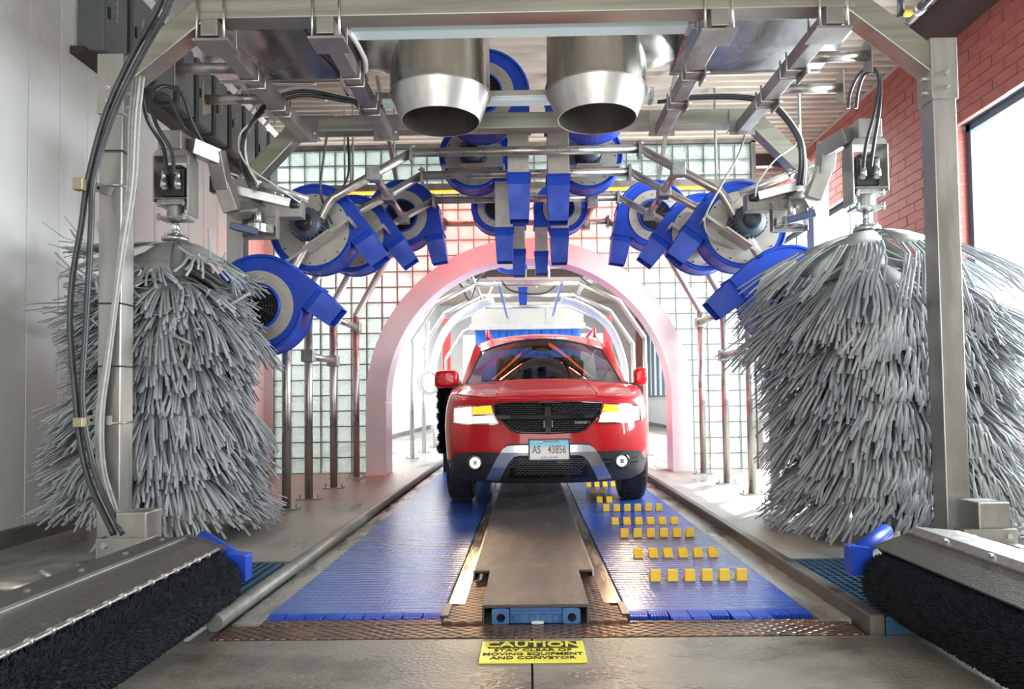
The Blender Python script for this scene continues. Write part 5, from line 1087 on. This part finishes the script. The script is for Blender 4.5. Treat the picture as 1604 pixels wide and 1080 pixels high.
# ------------------------------------------------------------------ people in the car
def skin_body(name, verts, edges, radii, m, parent):
    me = bpy.data.meshes.new(name); me.from_pydata([tuple(Vector(v)-wloc(parent)) for v in verts], edges, []); me.materials.append(m)
    o = bpy.data.objects.new(name, me); COL.objects.link(o); o.parent = parent; o.modifiers.new('k', 'SKIN'); me.skin_vertices[0].data[0].use_root = True
    for i, r in enumerate(radii): me.skin_vertices[0].data[i].radius = (r, r) if not isinstance(r, tuple) else r
    s_ = o.modifiers.new('s', 'SUBSURF'); s_.levels = 1; s_.render_levels = 2; return o
def person(s, lab, hairm, shm, bald, hand):
    hx = s*.37+(.02 if s < 0 else 0); t = thing('person', lab, 'person', L((hx, 2.42, .58))); 
    o = lambda x, y, z: L((hx+x, y, z))
    V = [o(0, 2.45, .62), o(0, 2.47, .85), o(0, 2.45, 1.05), o(0, 2.43, 1.15), o(0, 2.40, 1.21), o(-.19, 2.43, 1.07), o(-.25, 2.30, .85), o(-.12, 2.02, .95), o(.19, 2.43, 1.07), o(.25, 2.28, .86), (o(.12, 2.05, .98) if not hand else o(.06, 2.24, 1.14)), o(-.1, 2.2, .62), o(.1, 2.2, .62)]
    R_ = [(.16, .12), (.17, .12), (.17, .11), .07, .055, .065, .05, .032, .065, .05, .032, .08, .08]
    skin_body('torso', V, [(0, 1), (1, 2), (2, 3), (3, 4), (2, 5), (5, 6), (6, 7), (2, 8), (8, 9), (9, 10), (0, 11), (0, 12)], R_, shm, t)
    # head
    bm = bmesh.new(); bmesh.ops.create_uvsphere(bm, u_segments=28, v_segments=20, radius=1)
    for v in bm.verts:
        x, y, z = v.co; f = max(0, -y)
        jaw = max(0, -z); v.co = Vector((x*.078*(1-.22*jaw), y*.098*(1-.10*jaw), z*.118))
        if f > .5: # face: brow, eye sockets, nose, chin
            v.co.y += .010*math.exp(-((abs(x)-.36)/.16)**2-((z-.06)/.13)**2); v.co.y -= .026*math.exp(-(x/.14)**2-((z+.16)/.16)**2); v.co.y -= .008*math.exp(-(x/.3)**2-((z+.75)/.18)**2); v.co.y -= .006*math.exp(-(x/.32)**2-((z+.45)/.07)**2)
    for f_ in bm.faces: f_.smooth = True
    me = bpy.data.meshes.new('head'); bm.to_mesh(me); bm.free(); me.materials.append(SKIN); h = bpy.data.objects.new('head', me); COL.objects.link(h); h.parent = t; h.location = Vector(o(0, 2.37, 1.315))-wloc(t); h.rotation_euler = (.05, 0, -.1*s)
    hc = Vector(o(0, 2.37, 1.315))
    for sx in (-1, 1):
        e = MB().lathe([(0, -.012), (.008, -.009), (.012, 0)], hc+Vector((sx*.028, -.083, .008)), 'Y', 12); obj('eye', e, WHITEC, h); obj('ear', MB().lathe([(0, -.02), (.010, -.015), (.013, 0), (.010, .015), (0, .02)], hc+Vector((sx*.078, .0, -.005)), 'Z', 10), SKIN, h)
    obj('mouth', MB().tube([hc+Vector((x, -.092+abs(x)*.3, -.052)) for x in (-.025, 0, .025)], .004, 6), mat('lips', (.35, .12, .10), .5), h)
    hr = MB(); rws = []
    for el in np.linspace(.15 if not bald else .0, PI/2, 7):
        rws.append([hc+Vector((.084*math.cos(el)*math.cos(a), .104*math.cos(el)*math.sin(a)+.008, .124*math.sin(el)+.004)) for a in np.linspace(-.25*PI, 1.25*PI, 20)])
    hr.grid(rws if not bald else rws[:4]); obj('hair', hr, hairm, h)
    hd_ = [(-.12, 2.0, .965), (.12, 2.03, .99) if not hand else (.05, 2.25, 1.19)]
    for (x, y, z) in hd_:
        hn = MB(); c = Vector(o(x, y, z)); hn.lathe([(0, -.03), (.022, -.025), (.032, 0), (.028, .03), (0, .04)], c, 'Z', 12)
        for k in range(4): hn.tube([c+Vector((-.022+.0145*k, -.01, .03)), c+Vector((-.022+.0145*k, -.02, .055+.006*(k in (1, 2)))), c+Vector((-.02+.0145*k, -.005, .078+.006*(k in (1, 2))))], [.008, .0075, .006], 7)
        hn.tube([c+Vector((.028, 0, -.005)), c+Vector((.045, -.012, .018)), c+Vector((.046, -.015, .038))], [.009, .008, .007], 7); obj('hand', hn, SKIN, t)
person(-1, 'person in the passenger seat behind the windshield, hand raised to the chin', HAIR, SHIRT, False, True); person(1, 'person at the steering wheel behind the windshield in a tan shirt', HAIR, SHIRT2, True, False)
# headlight beams
for s in (-1, 1):
    d = bpy.data.lights.new('headlight_beam', 'SPOT'); d.energy = 25; d.spot_size = 1.3; d.spot_blend = .8; d.color = (1, .72, .42); d.shadow_soft_size = .06
    o = bpy.data.objects.new('headlight_beam', d); COL.objects.link(o); o.location = L((s*.66, .12, .80)); o.rotation_euler = Vector((-s*.05, 1, .20)).to_track_quat('Z', 'Y').to_euler()
# ------------------------------------------------------------------ inside the tunnel beyond the arch
SH = mat('bright_stainless', (.55, .56, .55), .3, .8, (.45, .46, .45), 10)
for Y, lab in ((10.7, 'first bright steel arch frame inside the tunnel beyond the pinkish arch'), (11.9, 'second bright steel arch frame inside the tunnel'), (13.3, 'third bright steel arch frame inside the tunnel'), (15.2, 'farthest bright steel arch frame inside the tunnel')):
    pipe_arch(Y, 1.78, 1.85, 1.42, 2.42, .80, 2.72, .035, 'steel_hoop', lab, 'hoop', SH, joints=False)
for s, lab in ((-1, 'left white curved wash panel inside the tunnel'), (1, 'right white curved wash panel inside the tunnel')):
    m = MB(); pr = [(1.60, PZ), (1.74, 1.2), (1.66, 1.8), (1.42, 2.3), (1.0, 2.62), (.6, 2.75)]
    pr = [(p.x, p.z) for p in spline([(a, 0, b) for a, b in pr], 5)]
    m.grid([[(s*a, 12.2, b) for a, b in pr], [(s*a, 12.9, b) for a, b in pr]]); o = obj('wash_screen', m, WHITEP, label=lab, cat='screen'); sd_ = o.modifiers.new('s', 'SOLIDIFY'); sd_.thickness = .03
hc_ = thing('hood_canopy', 'grey overhead canopy box with a blue cloth curtain inside the tunnel', 'canopy', (-.05, 15, 2.5))
cb = P(740, 516, 14.8); ce = P(912, 474, 14.8); obj('canopy_box', MB().bb((cb.x, 14.6, cb.z), (ce.x, 15.6, ce.z)), mat('canopy_grey', (.34, .34, .32), .5, .3), hc_, bev=.01); obj('canopy_rim', MB().bb((cb.x-.04, 14.55, cb.z-.04), (ce.x+.04, 14.62, cb.z+.08)), SH, hc_)
for k in range(1, 3): x = cb.x+(ce.x-cb.x)*k/3; obj('canopy_seam', MB().bb((x-.01, 14.59, cb.z), (x+.01, 14.6, ce.z)), SH, hc_)
mc = thing('mitter_curtain', 'blue hanging cloth curtain under the overhead canopy', 'curtain', (-.05, 15, 1.3)); nS = 14
for k in range(nS):
    x = cb.x+.06+(ce.x-cb.x-.12)*k/nS; w_ = (ce.x-cb.x-.12)/nS
    pts = [(x+w_*.5+.01*math.sin(k*2.1), 14.9+.03*math.sin(k*1.7+z*3), z) for z in np.linspace(cb.z-.02, 1.3, 8)]
    obj('cloth_strip', MB().grid([[(p[0]-w_*.56, p[1], p[2]) for p in pts], [(p[0], p[1]-.02, p[2]) for p in pts], [(p[0]+w_*.56, p[1], p[2]) for p in pts]]), BMAT, mc)
for s, lab in ((-1, 'left red upright post far inside the tunnel'), (1, 'right red upright post far inside the tunnel')):
    a = P(700 if s < 0 else 953, 600, 16.5); obj('red_post', MB().bb((a.x-.09, 16.45, PZ), (a.x+.09, 16.6, 2.9)), REDP, label=lab, cat='post', bev=.01)
oh = thing('overhead_truss', 'tangle of steel rails and hoses overhead inside the tunnel', 'truss', (0, 11, 2.9))
for (a, b, r) in (((-1.4, 10.2, 2.98), (1.4, 10.2, 2.98), .03), ((-1.5, 11.3, 2.86), (1.5, 11.3, 2.86), .035), ((-.95, 10.2, 2.9), (-.95, 14, 2.9), .03), ((.95, 10.2, 2.9), (.95, 14, 2.9), .03), ((-.6, 10.4, 2.75), (.7, 10.5, 2.75), .025), ((-1.5, 12.6, 3.1), (1.5, 12.6, 3.1), .04), ((-.4, 10, 2.6), (-.4, 14, 2.6), .02), ((.5, 10, 2.62), (.5, 14, 2.62), .02), ((-2.5, 12, 3.3), (3, 12, 3.3), .05)): obj('truss_rail', MB().beam(a, b, r*2, r*2), SH, oh)
for i, pts in enumerate(([(690, 430), (720, 445), (735, 470), (748, 440), (760, 425)], [(735, 420), (748, 450), (760, 470), (775, 440)], [(900, 425), (925, 445), (940, 430)], [(840, 410), (858, 418), (858, 440), (840, 450)], [(780, 430), (800, 455), (850, 460), (880, 440)])):
    obj('overhead_hose', MB().tube(spline(hp([(a, b, 10.6+.1*k) for k, (a, b) in enumerate(pts)])), .014, 8), WHITEC if i % 2 else BLACK, oh)
t = thing('black_side_brush', 'black bristle brush standing left of the red car', 'brush', (-1.15, 9.3, 0)); loc_ = np.array(t.location)
n_ = 14000; zz = rng.uniform(.25, 1.18, n_); aa = rng.uniform(0, 2*PI, n_); rr_ = (.165+.02*np.sin(zz*45))*(.85+.15*rng.random(n_)); c_ = np.stack([np.full(n_, -1.05), np.full(n_, 9.3), zz], 1)-loc_; dd = np.stack([np.cos(aa), np.sin(aa), rng.normal(0, .15, n_)], 1); uu = np.cross(dd, [0, 0, 1.]); b0 = c_+dd*.05; t0 = c_+dd*rr_[:, None]
Vv = np.stack([b0+uu*.004, b0-uu*.004, t0+uu*.004, t0-uu*.004+[0, 0, .004]], 1).reshape(-1, 3); kk = (np.arange(n_)*4)[:, None]
obj('bristles', npmesh(Vv, np.concatenate([kk+[0, 1, 3], kk+[0, 3, 2]]), BRIST, 'bristles'), BRIST, t, kind='stuff'); obj('brush_core', MB().cyl((-1.05, 9.3, -.02), (-1.05, 9.3, 1.25), .09), BRIST, t)
t = thing('hose_coil', 'loose coil of white tubing hanging on the left inner frame', 'hose', P(672, 600, 10.8)); cc = P(672, 600, 10.75)
obj('coil', MB().tube([cc+Vector(((.13+.02*math.sin(a*.37))*math.cos(a)+.02*math.sin(a*.21), .02*math.sin(a*.5), (.17+.02*math.cos(a*.31))*math.sin(a))) for a in np.linspace(0, 2*PI*5, 90)], .009, 6), WHITEC, t)
hose([cc+Vector((0, 0, .15)), cc+Vector((-.02, .0, .5)), cc+Vector((.01, 0, .95))], .009, WHITEC, 'white tube running up from the coil on the left inner frame')
